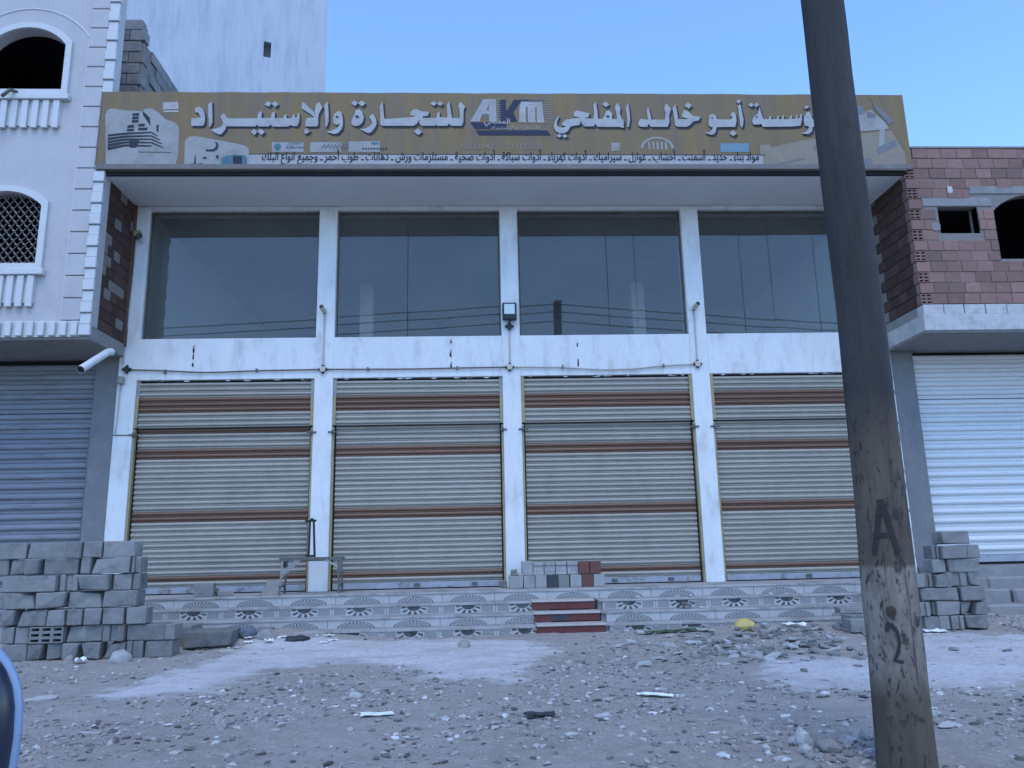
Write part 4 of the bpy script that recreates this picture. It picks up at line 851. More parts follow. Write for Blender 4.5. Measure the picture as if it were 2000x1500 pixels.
def blk(x, y, z, w, d, h, m, label, rot=0, group='loose concrete blocks', cat='block', tilt=0):
    s = rough_block(w, d, h, rb, chip=0 if group.startswith('sample') else .4); me_ = s.mesh('concrete_block', m, bevel=.007)
    return tag(place('concrete_block', me_, (x, y, z), None, (tilt, 0, rot)), label, cat, group)
# extra pieces beside the left pile
blk(-3.14, -2.66, .166, .10, .2, .15, 'block', 'narrow grey block end at the right tip of the left pile')
for i, (x, y, w, d, h, rot) in enumerate(((-2.95,-2.05,.52,.40,.17,.10),(-2.75,-1.75,.75,.3,.14,.16),(-3.4,-1.9,.45,.4,.22,.02))):
    blk(x, y, .02, w, d, h, 'block', ['broad flat grey slab lying between the left pile and the steps', 'long flat grey slab leaning against the tiled steps', 'low grey slab behind the right end of the left pile'][i], rot)
blk(-3.55, -.62, .46, .24, .18, .17, 'block', 'lone grey block standing on the platform before the leftmost shutter', .2)
blk(-3.33, -.5, .46, .2, .14, .06, 'stone', 'thin broken grey slab behind the lone block on the platform', .5)
s = MB().prism([(-.11,0),(.10,0),(.10,.17),(.02,.20),(-.03,.185)], -.08, .08); me_ = s.mesh('concrete_block', 'stone', bevel=.01, fix=True)
tag(place('concrete_block', me_, (-2.70, -.70, .46), None, (0,0,.2)), 'broken grey block with slanted side beside the trestle leg', 'block', 'loose concrete blocks')
# display row of small blocks by the third pillar
LOWER = [(.47,'sample_block','ribbed grey'),(.648,'sample_block','plain grey'),(.802,'sample_block','pitted grey'),(.96,'charcoal_block','charcoal'),(1.112,'olive_block','olive grey'),(1.268,'sample_block','smooth grey'),(1.425,'red_block','red'),(1.585,'sample_block','light grey')]
for i, (x, m, nm) in enumerate(LOWER):
    w = .178 if i == 0 else .148
    blk(x, -.40, .46, w, .2, .165, m, f'{nm} sample block, {ORD[i]} from the left in the lower row', rb.uniform(-.04,.04), 'sample blocks stacked by the shutter')
UPPER = [(.625,'sample_block','plain tall grey',.185),(.775,'sample_block','grooved grey',.165),(.928,'sample_block','stepped grey',.165),(1.08,'sample_block','two-lipped grey',.165),(1.235,'sample_block','pale ledged grey',.165),(1.385,'red_block','red',.16),(1.54,'red_block','red',.165)]
for i, (x, m, nm, h) in enumerate(UPPER):
    if 0 < i < 5:
        w = .145; s = MB().box(-w/2, w/2, -.09, .1, 0, .04).box(-w/2, w/2, -.07, .1, .0402, h-.045).box(-w/2, w/2, -.085, .1, h-.0448, h)
        o = place('concrete_block', s.mesh('concrete_block', m, bevel=.004), (x, -.40, .627), None, (0,0,rb.uniform(-.03,.03)))
        tag(o, f'{nm} sample block, {ORD[i]} from the left in the upper row', 'block', 'sample blocks stacked by the shutter')
    else:
        blk(x, -.40, .627, .146, .2, h, m, f'{nm} sample block, {ORD[i]} from the left in the upper row', rb.uniform(-.03,.03), 'sample blocks stacked by the shutter')
blk(.46, -.42, .627, .10, .12, .035, 'olive_block', 'lower of two small brown chips on the sample blocks', .1, 'chips on the sample blocks', 'chip')
blk(.45, -.42, .664, .08, .1, .045, 'olive_block', 'upper of two small brown chips on the sample blocks', -.1, 'chips on the sample blocks', 'chip')
blk(.31, -.25, .46, .07, .12, .10, 'stone', 'small dark lump at the foot of the third white pillar', .3)
# pair of blocks half hidden by the wooden pole
blk(4.25, -2.15, .02, .30, .2, .16, 'block', 'lower grey block partly hidden behind the wooden pole', .1)
blk(4.22, -2.0, .182, .26, .19, .07, 'block', 'thin grey block lying on another behind the wooden pole', -.1)
blk(4.10, -2.40, .02, .20, .16, .14, 'block', 'small grey block in front of the pair behind the wooden pole', .05)

# ------------------------------------------------------------------ trestle and press frame
tr = empty('metal_trestle', (-2.2, -.5, .46), 'rusty low metal trestle with braced legs straddling the second pillar', 'trestle')
part('top_bar', MB().box(-2.62, -1.80, -.60, -.55, .885, .925), 'steel', tr); part('top_bar', MB().box(-2.60, -1.82, -.36, -.32, .885, .92), 'steel', tr)
part('cross_plate', MB().box(-2.34, -1.98, -.548, -.362, .875, .918), 'steel', tr)
for x in (-2.60, -1.84):
    for y in (-.585, -.34):
        part('leg', MB().bar((x, y, .46), (x+(.02 if x < -2 else -.02), y, .885), .026, .026), 'steel_pale' if (x < -2 and y < -.5) else 'steel', tr)
    part('foot_bar', MB().bar((x, -.60, .56), (x, -.32, .56), .025, .025), 'steel', tr)
part('brace', MB().bar((-2.58,-.605,.72),(-2.40,-.605,.89),.028,.012), 'steel_pale', tr); part('brace', MB().bar((-2.575,-.608,.68),(-2.36,-.608,.89),.022,.012), 'steel_pale', tr)
part('brace', MB().bar((-1.86,-.605,.80),(-2.02,-.605,.89),.028,.012), 'steel_pale', tr)
part('gusset', MB().box(-1.87,-1.80,-.608,-.596,.74,.884), 'steel', tr); part('gusset', MB().box(-2.60,-2.53,-.594,-.582,.80,.884), 'black_metal', tr)
bf = empty('black_press_frame', (-2.24, -.45, .925), 'black two-bar frame with a cross handle standing on the trestle', 'tool')
part('upright', MB().bar((-2.275,-.45,.926),(-2.275,-.43,1.39),.026,.026), 'black_metal', bf); part('upright', MB().bar((-2.195,-.45,.926),(-2.225,-.43,1.39),.026,.026), 'black_metal', bf)
part('cross_handle', MB().tube([(-2.34,-.43,1.40),(-2.19,-.43,1.405)], .014, 8), 'black_metal', bf); part('knob', MB().tube([(-2.25,-.43,1.405),(-2.25,-.43,1.435)], .024, 8), 'black_metal', bf)
part('clamp', MB().box(-2.30,-2.21,-.50,-.40,.927,.955), 'black_metal', bf)

# ------------------------------------------------------------------ lamps, cameras, conduits on the facade
fl = empty('floodlight', (.48, -.08, 4.3), 'square black floodlight with pale glass on the middle pillar', 'floodlight')
part('housing', MB().box(.375,.585,-.12,-.045,4.285,4.545), 'black_plastic', fl, bevel=.01); part('lens', MB().box(.402,.558,-.128,-.1205,4.365,4.52), 'lamp_glass', fl, bevel=.002)
part('bracket', MB().box(.45,.51,-.044,-.001,4.36,4.44), 'black_plastic', fl); part('cable_stub', MB().tube([(.48,-.06,4.285),(.477,-.03,4.23)], .012, 8), 'black_plastic', fl)
def jbox(x, z, m, label, dark=True):
    e = empty('junction_box', (x, -.03, z), label, 'junction box', 'junction boxes along the cable')
    part('box', MB().tube([(x,-.045,z),(x,-.001,z)], .042, 12), m, e)
    s = MB()
    for a in range(4):
        t = math.pi/2*a+math.pi/4*0; s.tube([(x+.03*math.cos(t),-.022,z+.03*math.sin(t)),(x+.062*math.cos(t),-.022,z+.062*math.sin(t))], .02, 8)
    part('hub', s, 'black_plastic' if dark else m, e); return e
jbox(.476, 4.205, 'black_plastic', 'black cross-shaped junction box just under the floodlight')
jbox(-2.25, 3.585, 'beige_plastic', 'pale round junction box with black hubs on the second pillar')
jbox(.47, 3.585, 'beige_plastic', 'pale round junction box with black hubs on the middle pillar')
jbox(3.262, 3.60, 'beige_plastic', 'pale round junction box with black hubs on the fourth pillar')
jbox(-5.04, 3.615, 'black_plastic', 'black cross-shaped junction box at the far left end of the cable')
def seccam(x, z, dx, label, big=False):
    e = empty('security_camera', (x, -.05, z), label, 'camera', 'security cameras on the facade')
    part('mount', MB().tube([(x,-.001,z-.03),(x,-.05,z-.02)], .022, 8), 'black_plastic', e)
    part('body', MB().tube([(x-dx*.02,-.055,z-.02),(x+dx*.05,-.16,z+.02)], [.034,.038], 10), 'beige_plastic', e, smooth=False)
    part('lens', MB().tube([(x+dx*.05,-.1605,z+.02),(x+dx*.053,-.168,z+.0215)], .030, 10), 'black_plastic', e)
seccam(-2.25, 4.47, -.35, 'beige bullet camera on the second pillar'); seccam(3.27, 4.47, .45, 'beige bullet camera on the fourth pillar')
e = empty('security_camera', (-5.03, -.05, 5.67), 'black-nosed camera on a yellowish box at the upper left corner', 'camera', 'security cameras on the facade')
part('back_box', MB().box(-5.09,-4.99,-.07,-.001,5.64,5.73), 'rail_ochre', e, bevel=.004); part('body', MB().tube([(-5.02,-.06,5.62),(-4.95,-.17,5.60)], [.035,.045], 10), 'black_plastic', e)
def cable(pts, r, m, label, cat='cable', name='cable', group='cables fixed to the facade'):
    P2 = []
    for i in range(len(pts)-1):
        for k in range(6):
            t = k/6; P2.append(Vector(pts[i]).lerp(Vector(pts[i+1]), t))
    P2.append(Vector(pts[-1])); 
    for _ in range(3): P2 = [P2[0]]+[(P2[i-1]+P2[i]*2+P2[i+1])/4 for i in range(1, len(P2)-1)]+[P2[-1]]
    return single(name, MB().tube(P2, r, 6), m, pts[0], label, cat, group, smooth=True)
cable([(-5.0,-.02,3.61),(-4.5,-.02,3.59),(-3.93,-.02,3.553),(-3.2,-.02,3.575),(-2.30,-.02,3.582)], .0105, 'cable_dark', 'dark sagging cable above the leftmost shutter')
cable([(-2.2,-.02,3.583),(-1.0,-.02,3.572),(-.2,-.02,3.582),(.42,-.02,3.585)], .0105, 'cable_dark', 'dark cable above the second shutter')
cable([(.52,-.02,3.585),(1.22,-.02,3.575),(1.8,-.02,3.528),(2.3,-.02,3.535),(2.75,-.02,3.58),(3.21,-.02,3.598)], .0105, 'conduit', 'pale sagging cable above the third shutter')
for a in ((-2.25,4.43,3.63,'thin pale conduit rising to the camera on the second pillar'),(3.265,4.43,3.65,'thin pale conduit rising to the camera on the fourth pillar'),(.474,4.16,3.63,'thin pale conduit below the floodlight')):
    single('conduit', MB().tube([(a[0],-.014,a[2]),(a[0]+.004,-.014,a[1])], .011, 8), 'conduit', (a[0],0,a[2]), a[3], 'conduit', 'cables fixed to the facade')
cable([(-5.06,-.016,5.63),(-5.065,-.016,5.0),(-5.085,-.016,4.3),(-5.10,-.016,3.7)], .009, 'conduit', 'thin pale conduit down the left edge of the facade', 'conduit', 'conduit')
cable([(-5.115,-.016,3.40),(-5.12,-.016,3.0),(-5.135,-.016,2.68)], .009, 'conduit', 'short conduit below the pale cup at the left edge', 'conduit', 'conduit')
single('pipe_cup', MB().tube([(-5.10,-.05,3.40),(-5.10,-.05,3.50)], [.045,.05], 12), 'steel_pale', (-5.1,0,3.4), 'pale grey pipe cup at the left edge of the facade', 'pipe cup')
for i, x in enumerate((-4.5,-3.2,-1.6,-.3,1.25,2.75)):
    single('cable_clip', MB().box(x-.012,x+.012,-.036,-.0005,3.545 if i == 0 else 3.555,3.605), 'cable_dark', (x,0,3.58), ['leftmost','second','third','fourth','fifth','rightmost'][i]+' small dark clip holding the facade cable', 'clip', 'cable clips')

# ------------------------------------------------------------------ wooden pole
wm = bpy.data.materials.new('pole_wood'); wm.use_nodes = True; N = wm.node_tree.nodes; L = wm.node_tree.links; b = N['Principled BSDF']; b.inputs['Roughness'].default_value = .9
tc = N.new('ShaderNodeTexCoord')
def pn(sc, strx, det=6, ro_=.6):
    mp = N.new('ShaderNodeMapping'); mp.inputs['Scale'].default_value = strx; L.new(tc.outputs['Object'], mp.inputs[0])
    n = N.new('ShaderNodeTexNoise'); n.inputs['Scale'].default_value = sc; n.inputs['Detail'].default_value = det; n.inputs['Roughness'].default_value = ro_; L.new(mp.outputs[0], n.inputs['Vector']); return n.outputs['Fac']
def prm(f, a, c_, lo=0, hi=1):
    r_ = N.new('ShaderNodeMapRange'); r_.inputs[1].default_value = a; r_.inputs[2].default_value = c_; r_.inputs[3].default_value = lo; r_.inputs[4].default_value = hi; L.new(f, r_.inputs[0]); return r_.outputs[0]
def pmix(f, a, c_):
    x = N.new('ShaderNodeMix'); x.data_type = 'RGBA'; L.new(f, x.inputs[0])
    for i, q_ in ((6, a), (7, c_)):
        if isinstance(q_, tuple): x.inputs[i].default_value = (*q_, 1)
        else: L.new(q_, x.inputs[i])
    return x.outputs[2]
sx = N.new('ShaderNodeSeparateXYZ'); L.new(tc.outputs['Object'], sx.inputs[0])
c1 = pmix(prm(pn(9, (1,1,.18)), .3, .7), (.060,.044,.031), (.115,.088,.064))
# weathered bare band between 0.35 and 0.95 m, tarred foot and dark upper wood: the pole's own colours
def band(z0, z1, soft):
    a = prm(sx.outputs[2], z0-soft, z0+soft); c_ = prm(sx.outputs[2], z1-.008, z1+.012, 1, 0)
    m_ = N.new('ShaderNodeMath'); m_.operation = 'MULTIPLY'; L.new(a, m_.inputs[0]); L.new(c_, m_.inputs[1]); return m_.outputs[0]
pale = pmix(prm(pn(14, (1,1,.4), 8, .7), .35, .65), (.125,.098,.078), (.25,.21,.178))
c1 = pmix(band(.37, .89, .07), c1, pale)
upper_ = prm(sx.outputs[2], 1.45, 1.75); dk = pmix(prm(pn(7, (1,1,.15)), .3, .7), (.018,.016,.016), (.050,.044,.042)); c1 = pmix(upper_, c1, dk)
chk = prm(pn(30, (1,1,.5), 5, .65), .555, .62, 0, .9); c1 = pmix(chk, c1, (.030,.025,.022))
crack = prm(pn(30, (1.6,1.6,.05), 3, .5), .60, .68, 0, .7); c1 = pmix(crack, c1, (.025,.02,.018))
L.new(c1, b.inputs['Base Color'])
bp = N.new('ShaderNodeBump'); bp.inputs['Strength'].default_value = .7; bp.inputs['Distance'].default_value = .015; L.new(pn(24, (1,1,.25), 7, .7), bp.inputs['Height']); L.new(bp.outputs[0], b.inputs['Normal'])
MT['pole_wood'] = wm
PX, PY = 1.944, -7.27
def pole_r(z): return float(np.interp(z, [-.5,0,.4,1.15,1.92,2.91,3.4,9], [.136,.131,.126,.119,.114,.112,.112,.095]))
def pole_c(z): return PX + .010*z + .012*math.sin(z*1.1), PY
s = MB(); seg = 40; zs = np.arange(-.3, 7.1, .05)
for z in zs:
    cx_, cy_ = pole_c(z); r_ = pole_r(z)
    for k in range(seg):
        a = 2*math.pi*k/seg; nn = mnoise.noise(Vector((math.cos(a)*2, math.sin(a)*2, z*1.6)))*.006 + mnoise.noise(Vector((math.cos(a)*7, math.sin(a)*7, z*3+9)))*.0028
        s.v.append((cx_+(r_+nn)*math.cos(a), cy_+(r_+nn)*math.sin(a), z))
for i in range(len(zs)-1):
    for k in range(seg): s.f.append([i*seg+k, i*seg+(k+1)%seg, (i+1)*seg+(k+1)%seg, (i+1)*seg+k])
s.f.append([(len(zs)-1)*seg+k for k in range(seg)])
pole = empty('wooden_pole', (PX, PY, 0), 'weathered wooden utility pole with a painted letter A in the foreground', 'utility pole', 'wooden poles')
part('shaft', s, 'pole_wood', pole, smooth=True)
def on_pole(u, z, lift=.004):     # u metres round the shaft from the side facing the camera
    dx, dy = -PX, -11-PY; a0 = math.atan2(dy, dx); cx_, cy_ = pole_c(z); r_ = pole_r(z)+lift; a = a0 + u/pole_r(z)
    return Vector((cx_+r_*math.cos(a), cy_+r_*math.sin(a), z))
def brush(name, pts, wd, m, lift=.005):
    P2 = []
    for i in range(len(pts)-1):
        nstep = max(2, int(math.dist(pts[i], pts[i+1])/.015))
        for k in range(nstep): t = k/nstep; P2.append((pts[i][0]*(1-t)+pts[i+1][0]*t, pts[i][1]*(1-t)+pts[i+1][1]*t))
    P2.append(pts[-1]); s = MB(); prev = None; rq = random.Random(len(pts))
    for i, p in enumerate(P2):
        q0 = P2[max(0, i-1)]; q1 = P2[min(len(P2)-1, i+1)]; d = (q1[0]-q0[0], q1[1]-q0[1]); l = math.hypot(*d); nrm = (-d[1]/l, d[0]/l)
        w_ = wd/2*rq.uniform(.75,1.15)
        row = [on_pole(p[0]+nrm[0]*w_*f, p[1]+nrm[1]*w_*f, lift) for f in (-1,-.33,.33,1)]
        if prev:
            for k in range(3): s.quad(prev[k], prev[k+1], row[k+1], row[k])
        prev = row
    return part(name, s, m, pole)
defm('tar', (.03,.027,.026), var=.3, scale=20, rough=.85, bump=.2)
brush('painted_letter', [(-.052,.945),(-.03,1.05),(-.004,1.20)], .026, 'tar'); brush('painted_letter', [(.052,.955),(.03,1.06),(.0,1.205)], .026, 'tar', .0055); brush('painted_letter', [(-.045,1.035),(.04,1.04)], .026, 'tar', .006)
brush('painted_mark', [(.0,.62),(.012,.60),(.018,.56),(.008,.51),(-.01,.475),(.025,.468)], .016, 'tar'); brush('painted_mark', [(-.03,.60),(-.022,.64),(.0,.62)], .018, 'tar', .0055)
kt = MB(); 
for k in range(16):
    a0, a1 = 2*math.pi*k/16, 2*math.pi*(k+1)/16
    kt.quad(on_pole(-.005,.69,.009), on_pole(-.005+.022*math.cos(a0),.69+.026*math.sin(a0),.006), on_pole(-.005+.022*math.cos(a1),.69+.026*math.sin(a1),.006))
defm('knot', (.055,.038,.024), var=.4, scale=60, rough=.9, bump=.3)
part('knot', kt, 'knot', pole)
# chips and gouges of the weathered band
rq = random.Random(4); ch = MB()
for k in range(16):
    u = rq.uniform(-.11,.11); z = rq.uniform(.3,.97) if k < 12 else rq.uniform(1.2,2.8); l = rq.uniform(.012,.035); an = rq.uniform(-.9,.5); wq = rq.uniform(.0015,.0045)
    du, dz = l*math.sin(an), l*math.cos(an)
    ch.quad(on_pole(u-du-wq*.2,z-dz), on_pole(u+wq,z-wq), on_pole(u+du,z+dz), on_pole(u-wq,z+wq))
part('bark_chips', ch, 'tar', pole)['kind'] = 'stuff'

# the three wires the pole carries, overhead and mirrored in the windows
for i, z in enumerate((7.02, 6.82, 6.57)):
    pts = []
    for k in range(61):
        x = 1.99+(k-30)*.9; d = abs(x-1.99); pts.append((x, PY-.10, z-(.072 if x < 2 else .098)*d+.0015*d*d))
    single('power_wire', MB().tube(pts, .013, 5), 'black_plastic', (1.99,PY,z), ['top','middle','lowest'][i]+' of the three power wires mirrored in the windows', 'wire', 'power wires')
    part('insulator', MB().tube([(1.99,PY-.10,z-.05),(1.99,PY-.10,z+.03)], .03, 8), 'black_plastic', pole)

# ------------------------------------------------------------------ car door mirror at the lower left
car = empty('parked_car', (-1.6, -10.35, 0), 'dark car at the lower left, only its door mirror showing', 'car')
def superell(c, rx, ry, rz, e=2.6, nu=28, nv=18):
    s = MB()
    def pw(v, p): return math.copysign(abs(v)**p, v)
    for i in range(nv+1):
        ph = -math.pi/2+math.pi*i/nv
        for k in range(nu):
            th = 2*math.pi*k/nu
            s.v.append((c[0]+rx*pw(math.cos(ph),2/e)*pw(math.cos(th),2/e), c[1]+ry*pw(math.cos(ph),2/e)*pw(math.sin(th),2/e), c[2]+rz*pw(math.sin(ph),2/e)))
    for i in range(nv):
        for k in range(nu): s.f.append([i*nu+k, i*nu+(k+1)%nu, (i+1)*nu+(k+1)%nu, (i+1)*nu+k])
    return s
mr = part('door_mirror', superell((0,0,0), .135, .07, .135), 'car_navy', None, smooth=True)
mr.parent = car; mr.location = Vector((-.694,-10.02,.814))-car.location; mr.rotation_euler.z = R(34.7)
rp = []
for k in range(41):
    th = 2*math.pi*k/40; rp.append((.131*math.copysign(abs(math.cos(th))**.77, math.cos(th)), -.022, .131*math.copysign(abs(math.sin(th))**.77, math.sin(th))))
rm = part('edge_highlight', MB().tube(rp, .0075, 8, caps=False), 'edge_highlight_blue', None, smooth=True); rm.parent = mr  # pale ring added along the outline to draw the highlight
am = part('arm', MB().tube([(-.05,.0,-.10),(-.16,-.06,-.2)], [.035,.05], 10), 'car_navy', None, smooth=True); am.parent = mr
bd = MB(); prof = [(-10.30,.25),(-10.16,.35),(-10.13,.60),(-10.20,.78),(-10.32,.86)]
for a, c_ in zip(prof, prof[1:]): bd.quad((-4.2,a[0],a[1]),(-.78,a[0],a[1]),(-.78,c_[0],c_[1]),(-4.2,c_[0],c_[1]))
bd.quad((-.78,-10.30,.25),(-.78,-11.7,.25),(-.78,-11.7,.86),(-.78,-10.32,.86),(-.78,-10.20,.78),(-.78,-10.13,.60),(-.78,-10.16,.35)); bd.quad((-4.2,-10.32,.86),(-.78,-10.32,.86),(-.78,-11.7,.86),(-4.2,-11.7,.86)); bd.quad((-4.2,-10.30,.25),(-4.2,-11.7,.25),(-4.2,-11.7,.86),(-4.2,-10.32,.86))
part('body', bd, 'car_navy', car)
wq = MB().tube([(-3.2,-10.34,.30),(-3.2,-10.14,.30)], .30, 24); part('wheel', wq, 'black_plastic', car)

# ------------------------------------------------------------------ stones, rubble and litter
rk = random.Random(33)
def stone(x, y, sx, sy, sz, m, label, cat='stone', name='stone', group=None, rot=None, **kw):
    s = rock(rk, sx, sy, sz, **kw); me_ = s.mesh(name, m, smooth=kw.get('sub',2) > 2)
    return tag(place(name, me_, (x, y, gz(x, y)+sz*.2), None, (0,0,rk.uniform(0,6.28) if rot is None else rot)), label, cat, group)
stone(-3.50,-3.02,.105,.10,.10,'stone_pale','large round pale boulder before the left pile', sub=3, flat=.6, ncut=0)
stone(-4.02,-2.95,.07,.06,.07,'stone','small mossy stone beside white scrap before the left pile', flat=.6)
stone(-.18,-2.66,.068,.062,.065,'stone','lone round brown stone on the pale cement patch', sub=3, flat=.7, ncut=0)
stone(-3.2,-4.95,.11,.07,.03,'stone_pale','flat pale stone at the lower left by the car mirror')
stone(.72,-6.15,.055,.05,.025,'stone_pale','flat oval grey stone at the bottom centre', sub=3)
stone(1.62,-6.9,.035,.03,.075,'stone_pale','upright bright white stone at the foot of the wooden pole', flat=.6)
stone(1.70,-7.02,.075,.065,.045,'stone','broad rounded grey stone at the foot of the wooden pole', sub=3)
stone(2.60,-6.35,.07,.04,.035,'stone_pale','pale stone with reddish end right of the wooden pole')
stone(2.55,-6.62,.085,.04,.022,'stone_pale','long flat pale slab right of the wooden pole', rot=.2)
stone(-1.55,-6.0,.05,.04,.04,'stone','twin lumpy stone near the bottom left centre')
stone(-.9,-5.2,.06,.05,.035,'stone_pale','pale angular stone left of the white paper')
for i in range(26):
    a = rk.uniform(0, 6.28); r_ = rk.uniform(.16,.42); x, y = PX-.18+r_*math.cos(a), PY+.22+r_*.7*math.sin(a)
    if math.hypot(x-PX, y-PY) < .17: continue
    stone(x, y, rk.uniform(.03,.06), rk.uniform(.025,.05), rk.uniform(.02,.045), rk.choice(('stone','stone_pale','stone')), 'grey stone heaped round the foot of the wooden pole', group='stones heaped at the pole foot', sub=1)
# flat shards of broken block and render before the steps
for i in range(190):
    x = rk.gauss(2.75, .62); y = rk.gauss(-3.25, .55)
    if i > 150: x = rk.uniform(1.7,4.3); y = rk.uniform(-2.3,-1.75)
    w_, d_, h_ = rk.uniform(.03,.10), rk.uniform(.02,.06), rk.uniform(.01,.028); n_ = rk.randint(4,6)
    pts = [(w_*math.cos(2*math.pi*k/n_)*rk.uniform(.7,1.1), d_*math.sin(2*math.pi*k/n_)*rk.uniform(.7,1.1)) for k in range(n_)]
    s = MB(); s.v = [(a, c_, 0) for a, c_ in pts]+[(a*.93, c_*.93, h_) for a, c_ in pts]; s.f = [list(range(n_))[::-1], list(range(n_, 2*n_))]+[[k, (k+1)%n_, n_+(k+1)%n_, n_+k] for k in range(n_)]
    o = place('rubble_shard', s.mesh('rubble_shard', rk.choice(('stone','stone_pale','block'))), (x, y, gz(x,y)+rk.uniform(0,.025)), None, (rk.uniform(-.25,.25), rk.uniform(-.25,.25), rk.uniform(0,6.28)))
    if i > 150: tag(o, 'flat grey rubble shard lying against the steps right of the red steps', 'rubble', 'rubble shards against the steps')
    else: tag(o, 'flat grey rubble shard in the spread heap left of the wooden pole', 'rubble', 'rubble shards in the spread heap')
for i in range(16):
    x = rk.uniform(1.9,4.6); k = rk.choice((1,2)); y = levels[k][0]+.12; z = levels[k][1]
    s = rock(rk, rk.uniform(.03,.09), rk.uniform(.02,.05), rk.uniform(.012,.03), sub=1)
    tag(place('debris_chip', s.mesh('debris_chip', rk.choice(('stone','stone_pale'))), (x, y, z+.006), None, (0,0,rk.uniform(0,6))), 'small broken chip lying on the right half of the tiled steps', 'debris', 'chips on the tiled steps')
# crumpled litter
def litter(name, x, y, sx, sy, sz, m, label, z=None, cat='litter', rot=0, group=None):
    bm = bmesh.new(); bmesh.ops.create_grid(bm, x_segments=7, y_segments=7, size=1); o_ = Vector((x*7, y*5, 1))
    s = MB()
    for v in bm.verts:
        h = mnoise.noise(v.co*1.7+o_)*.5+.5
        s.v.append((v.co.x*sx*(1+.25*mnoise.noise(v.co*2+o_*2)), v.co.y*sy*(1+.25*mnoise.noise(v.co*2-o_)), h*sz))
    bm.verts.index_update(); s.f = [[q.index for q in f.verts] for f in bm.faces]; bm.free()
    top = list(s.v); n = len(top); s.v += [(a, c_, d-.003) for a, c_, d in top]; s.f += [[n+i for i in f[::-1]] for f in s.f[:]]
    e_ = [(i, i+1) for i in range(7)]
    return tag(place(name, s.mesh(name, m), (x, y, (gz(x, y) if z is None else z)+.006), None, (0,0,rot)), label, cat, group)
def bag(name, x, y, sx, sy, sz, m, label, z=None, rot=0):
    s = rock(rk, sx, sy, sz, sub=3, flat=.55, noise_=.3, ncut=2)
    return tag(place(name, s.mesh(name, m, smooth=True), (x, y, (gz(x,y) if z is None else z)+sz*.4), None, (0,0,rot)), label, 'bag', None)
bag('yellow_bag', 3.02, -1.98, .15, .10, .085, 'bag_yellow', 'crumpled yellowish bag lying before the right-hand steps', rot=.1)
bag('dark_bag', -2.05, -1.95, .14, .07, .05, 'bag_dark', 'crumpled dark bag left of the red steps', rot=.3)
bag('blue_bag', -2.62, -1.85, .12, .08, .07, 'bag_blue', 'crumpled blue and grey bag beside the flat slabs', rot=.3)
bag('brown_bag', -2.38, -1.9, .14, .09, .08, 'stone', 'lumpy brown sack right of the flat slabs')
litter('white_cup', -2.33, -2.05, .045, .035, .07, 'plastic_white', 'small white plastic cup by the flat slabs')
for i in range(14):
    x = rk.uniform(-2.95,-1.55); y = rk.uniform(-2.15,-1.72); litter('plastic_scrap', x, y, rk.uniform(.03,.08), rk.uniform(.02,.04), .03, 'plastic_white', 'white plastic scrap in the litter left of the red steps', rot=rk.uniform(0,6), group='white scraps beside the flat slabs')
litter('paper_sheet', -.655, -5.86, .10, .045, .015, 'plastic_white', 'white scrap of paper on the dirt at the lower centre', rot=.1)
litter('paper_sheet', 1.17, -5.52, .12, .04, .03, 'plastic_white', 'long white scrap of plastic on the dirt right of centre', rot=-.3)
litter('plastic_scrap', -3.88, -3.0, .05, .05, .08, 'plastic_white', 'bright white scrap beside the mossy stone', rot=.5)
litter('white_bottle', 3.6, -1.92, .13, .05, .06, 'plastic_white', 'white plastic bottle beside the yellowish bag', rot=-.6)
litter('dark_rag', .35, -6.05, .09, .05, .03, 'bag_dark', 'flat black rag on the dirt at the bottom centre', rot=.1)
for i, x in enumerate((1.95, 2.2, 2.45)): litter('green_sheet', x, -2.05+.08*i, .16, .05, .05, 'glass_green', ['leftmost','middle','rightmost'][i]+' dark green crumpled sheet in front of the steps', rot=.2*i)
litter('white_sheet', 4.85, -2.55, .14, .08, .05, 'plastic_white', 'white sheet lying before the right pile', rot=.2)
# fallen sill stone on the upper step
litter('torn_wrapper', 2.55, -1.22, .09, .06, .08, 'print_grey', 'torn grey wrapper leaning on the tiled steps', z=.22, rot=.3)

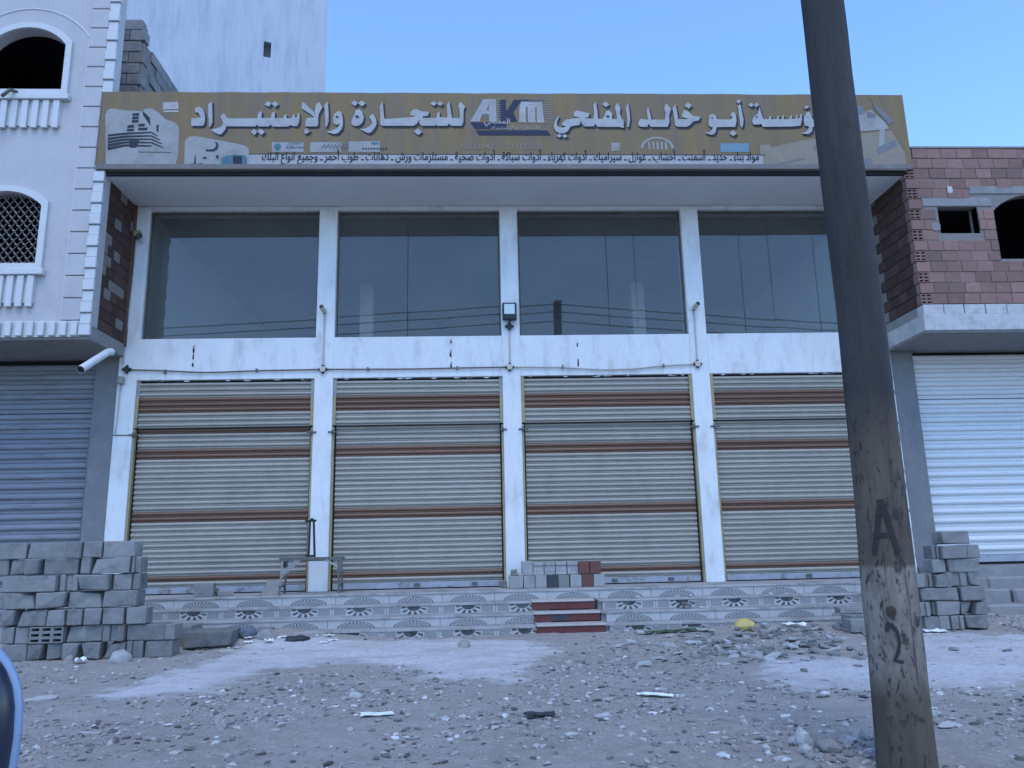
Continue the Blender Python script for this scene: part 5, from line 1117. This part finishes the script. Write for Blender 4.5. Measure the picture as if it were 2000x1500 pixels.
# gravel: countless small stones strewn over the dirt
rg = np.random.default_rng(8); bm = bmesh.new(); bmesh.ops.create_icosphere(bm, subdivisions=1, radius=1); bm.verts.index_update()
bv = np.array([v.co[:] for v in bm.verts]); bf_ = np.array([[v.index for v in f.verts] for f in bm.faces]); bm.free()
NG = 30000
X = rg.uniform(-6, 7, 400000); Yg = -8.2 + 6.7*rg.random(400000)**1.25
keep = rg.random(X.size) < np.clip((fbm(X*1.3, Yg*1.3, 55)-.30)*3.5, .06, 1)*np.where((Yg > -3.9) & (X < 1.2), .45, 1)
X = X[keep]; Yg = Yg[keep]; onc = np.minimum(*[poly_sd(X, Yg, P_) for P_ in PATCHES])
keep = (onc > -.1) | (rg.random(X.size) > .75); X = X[keep][:NG]; Yg = Yg[keep][:NG]; NG = X.size
sz = .0035+.020*rg.random(NG)**5.5; nb = len(bv)
k = bv[None]*(1+rg.uniform(-.35,.35,(NG,nb,1)))*np.stack([sz*rg.uniform(.8,1.9,NG), sz*rg.uniform(.7,1.3,NG), sz*rg.uniform(.35,.8,NG)], -1)[:,None,:]
a = rg.uniform(0, 6.28, NG)[:,None]; V = np.stack([k[...,0]*np.cos(a)-k[...,1]*np.sin(a)+X[:,None], k[...,0]*np.sin(a)+k[...,1]*np.cos(a)+Yg[:,None], k[...,2]+(sz*.2+ground_z(X, Yg))[:,None]], -1).reshape(-1, 3)
F = (bf_[None]+(np.arange(NG)*nb)[:,None,None]).reshape(-1, 3); Cc = [np.repeat(rg.random(NG), nb)]
me = bpy.data.meshes.new('gravel'); me.from_pydata(V.tolist(), [], F.tolist())
at = me.attributes.new('tone', 'FLOAT', 'POINT'); at.data.foreach_set('value', np.concatenate(Cc).astype(np.float32))
gm2 = bpy.data.materials.new('gravel_stone'); gm2.use_nodes = True; N = gm2.node_tree.nodes; L = gm2.node_tree.links; b = N['Principled BSDF']; b.inputs['Roughness'].default_value = .95
an = N.new('ShaderNodeAttribute'); an.attribute_name = 'tone'; rp_ = N.new('ShaderNodeValToRGB'); rp_.color_ramp.elements[0].color = (.07,.062,.056,1); rp_.color_ramp.elements[1].color = (.58,.57,.56,1)
e_ = rp_.color_ramp.elements.new(.35); e_.color = (.24,.22,.205,1); e_ = rp_.color_ramp.elements.new(.93); e_.color = (.38,.36,.34,1)
L.new(an.outputs['Fac'], rp_.inputs[0]); L.new(rp_.outputs[0], b.inputs['Base Color']); me.materials.append(gm2)
tag(place('gravel', me, (0,0,0)), 'small loose stones strewn over the dirt ground', 'gravel', kind='stuff')
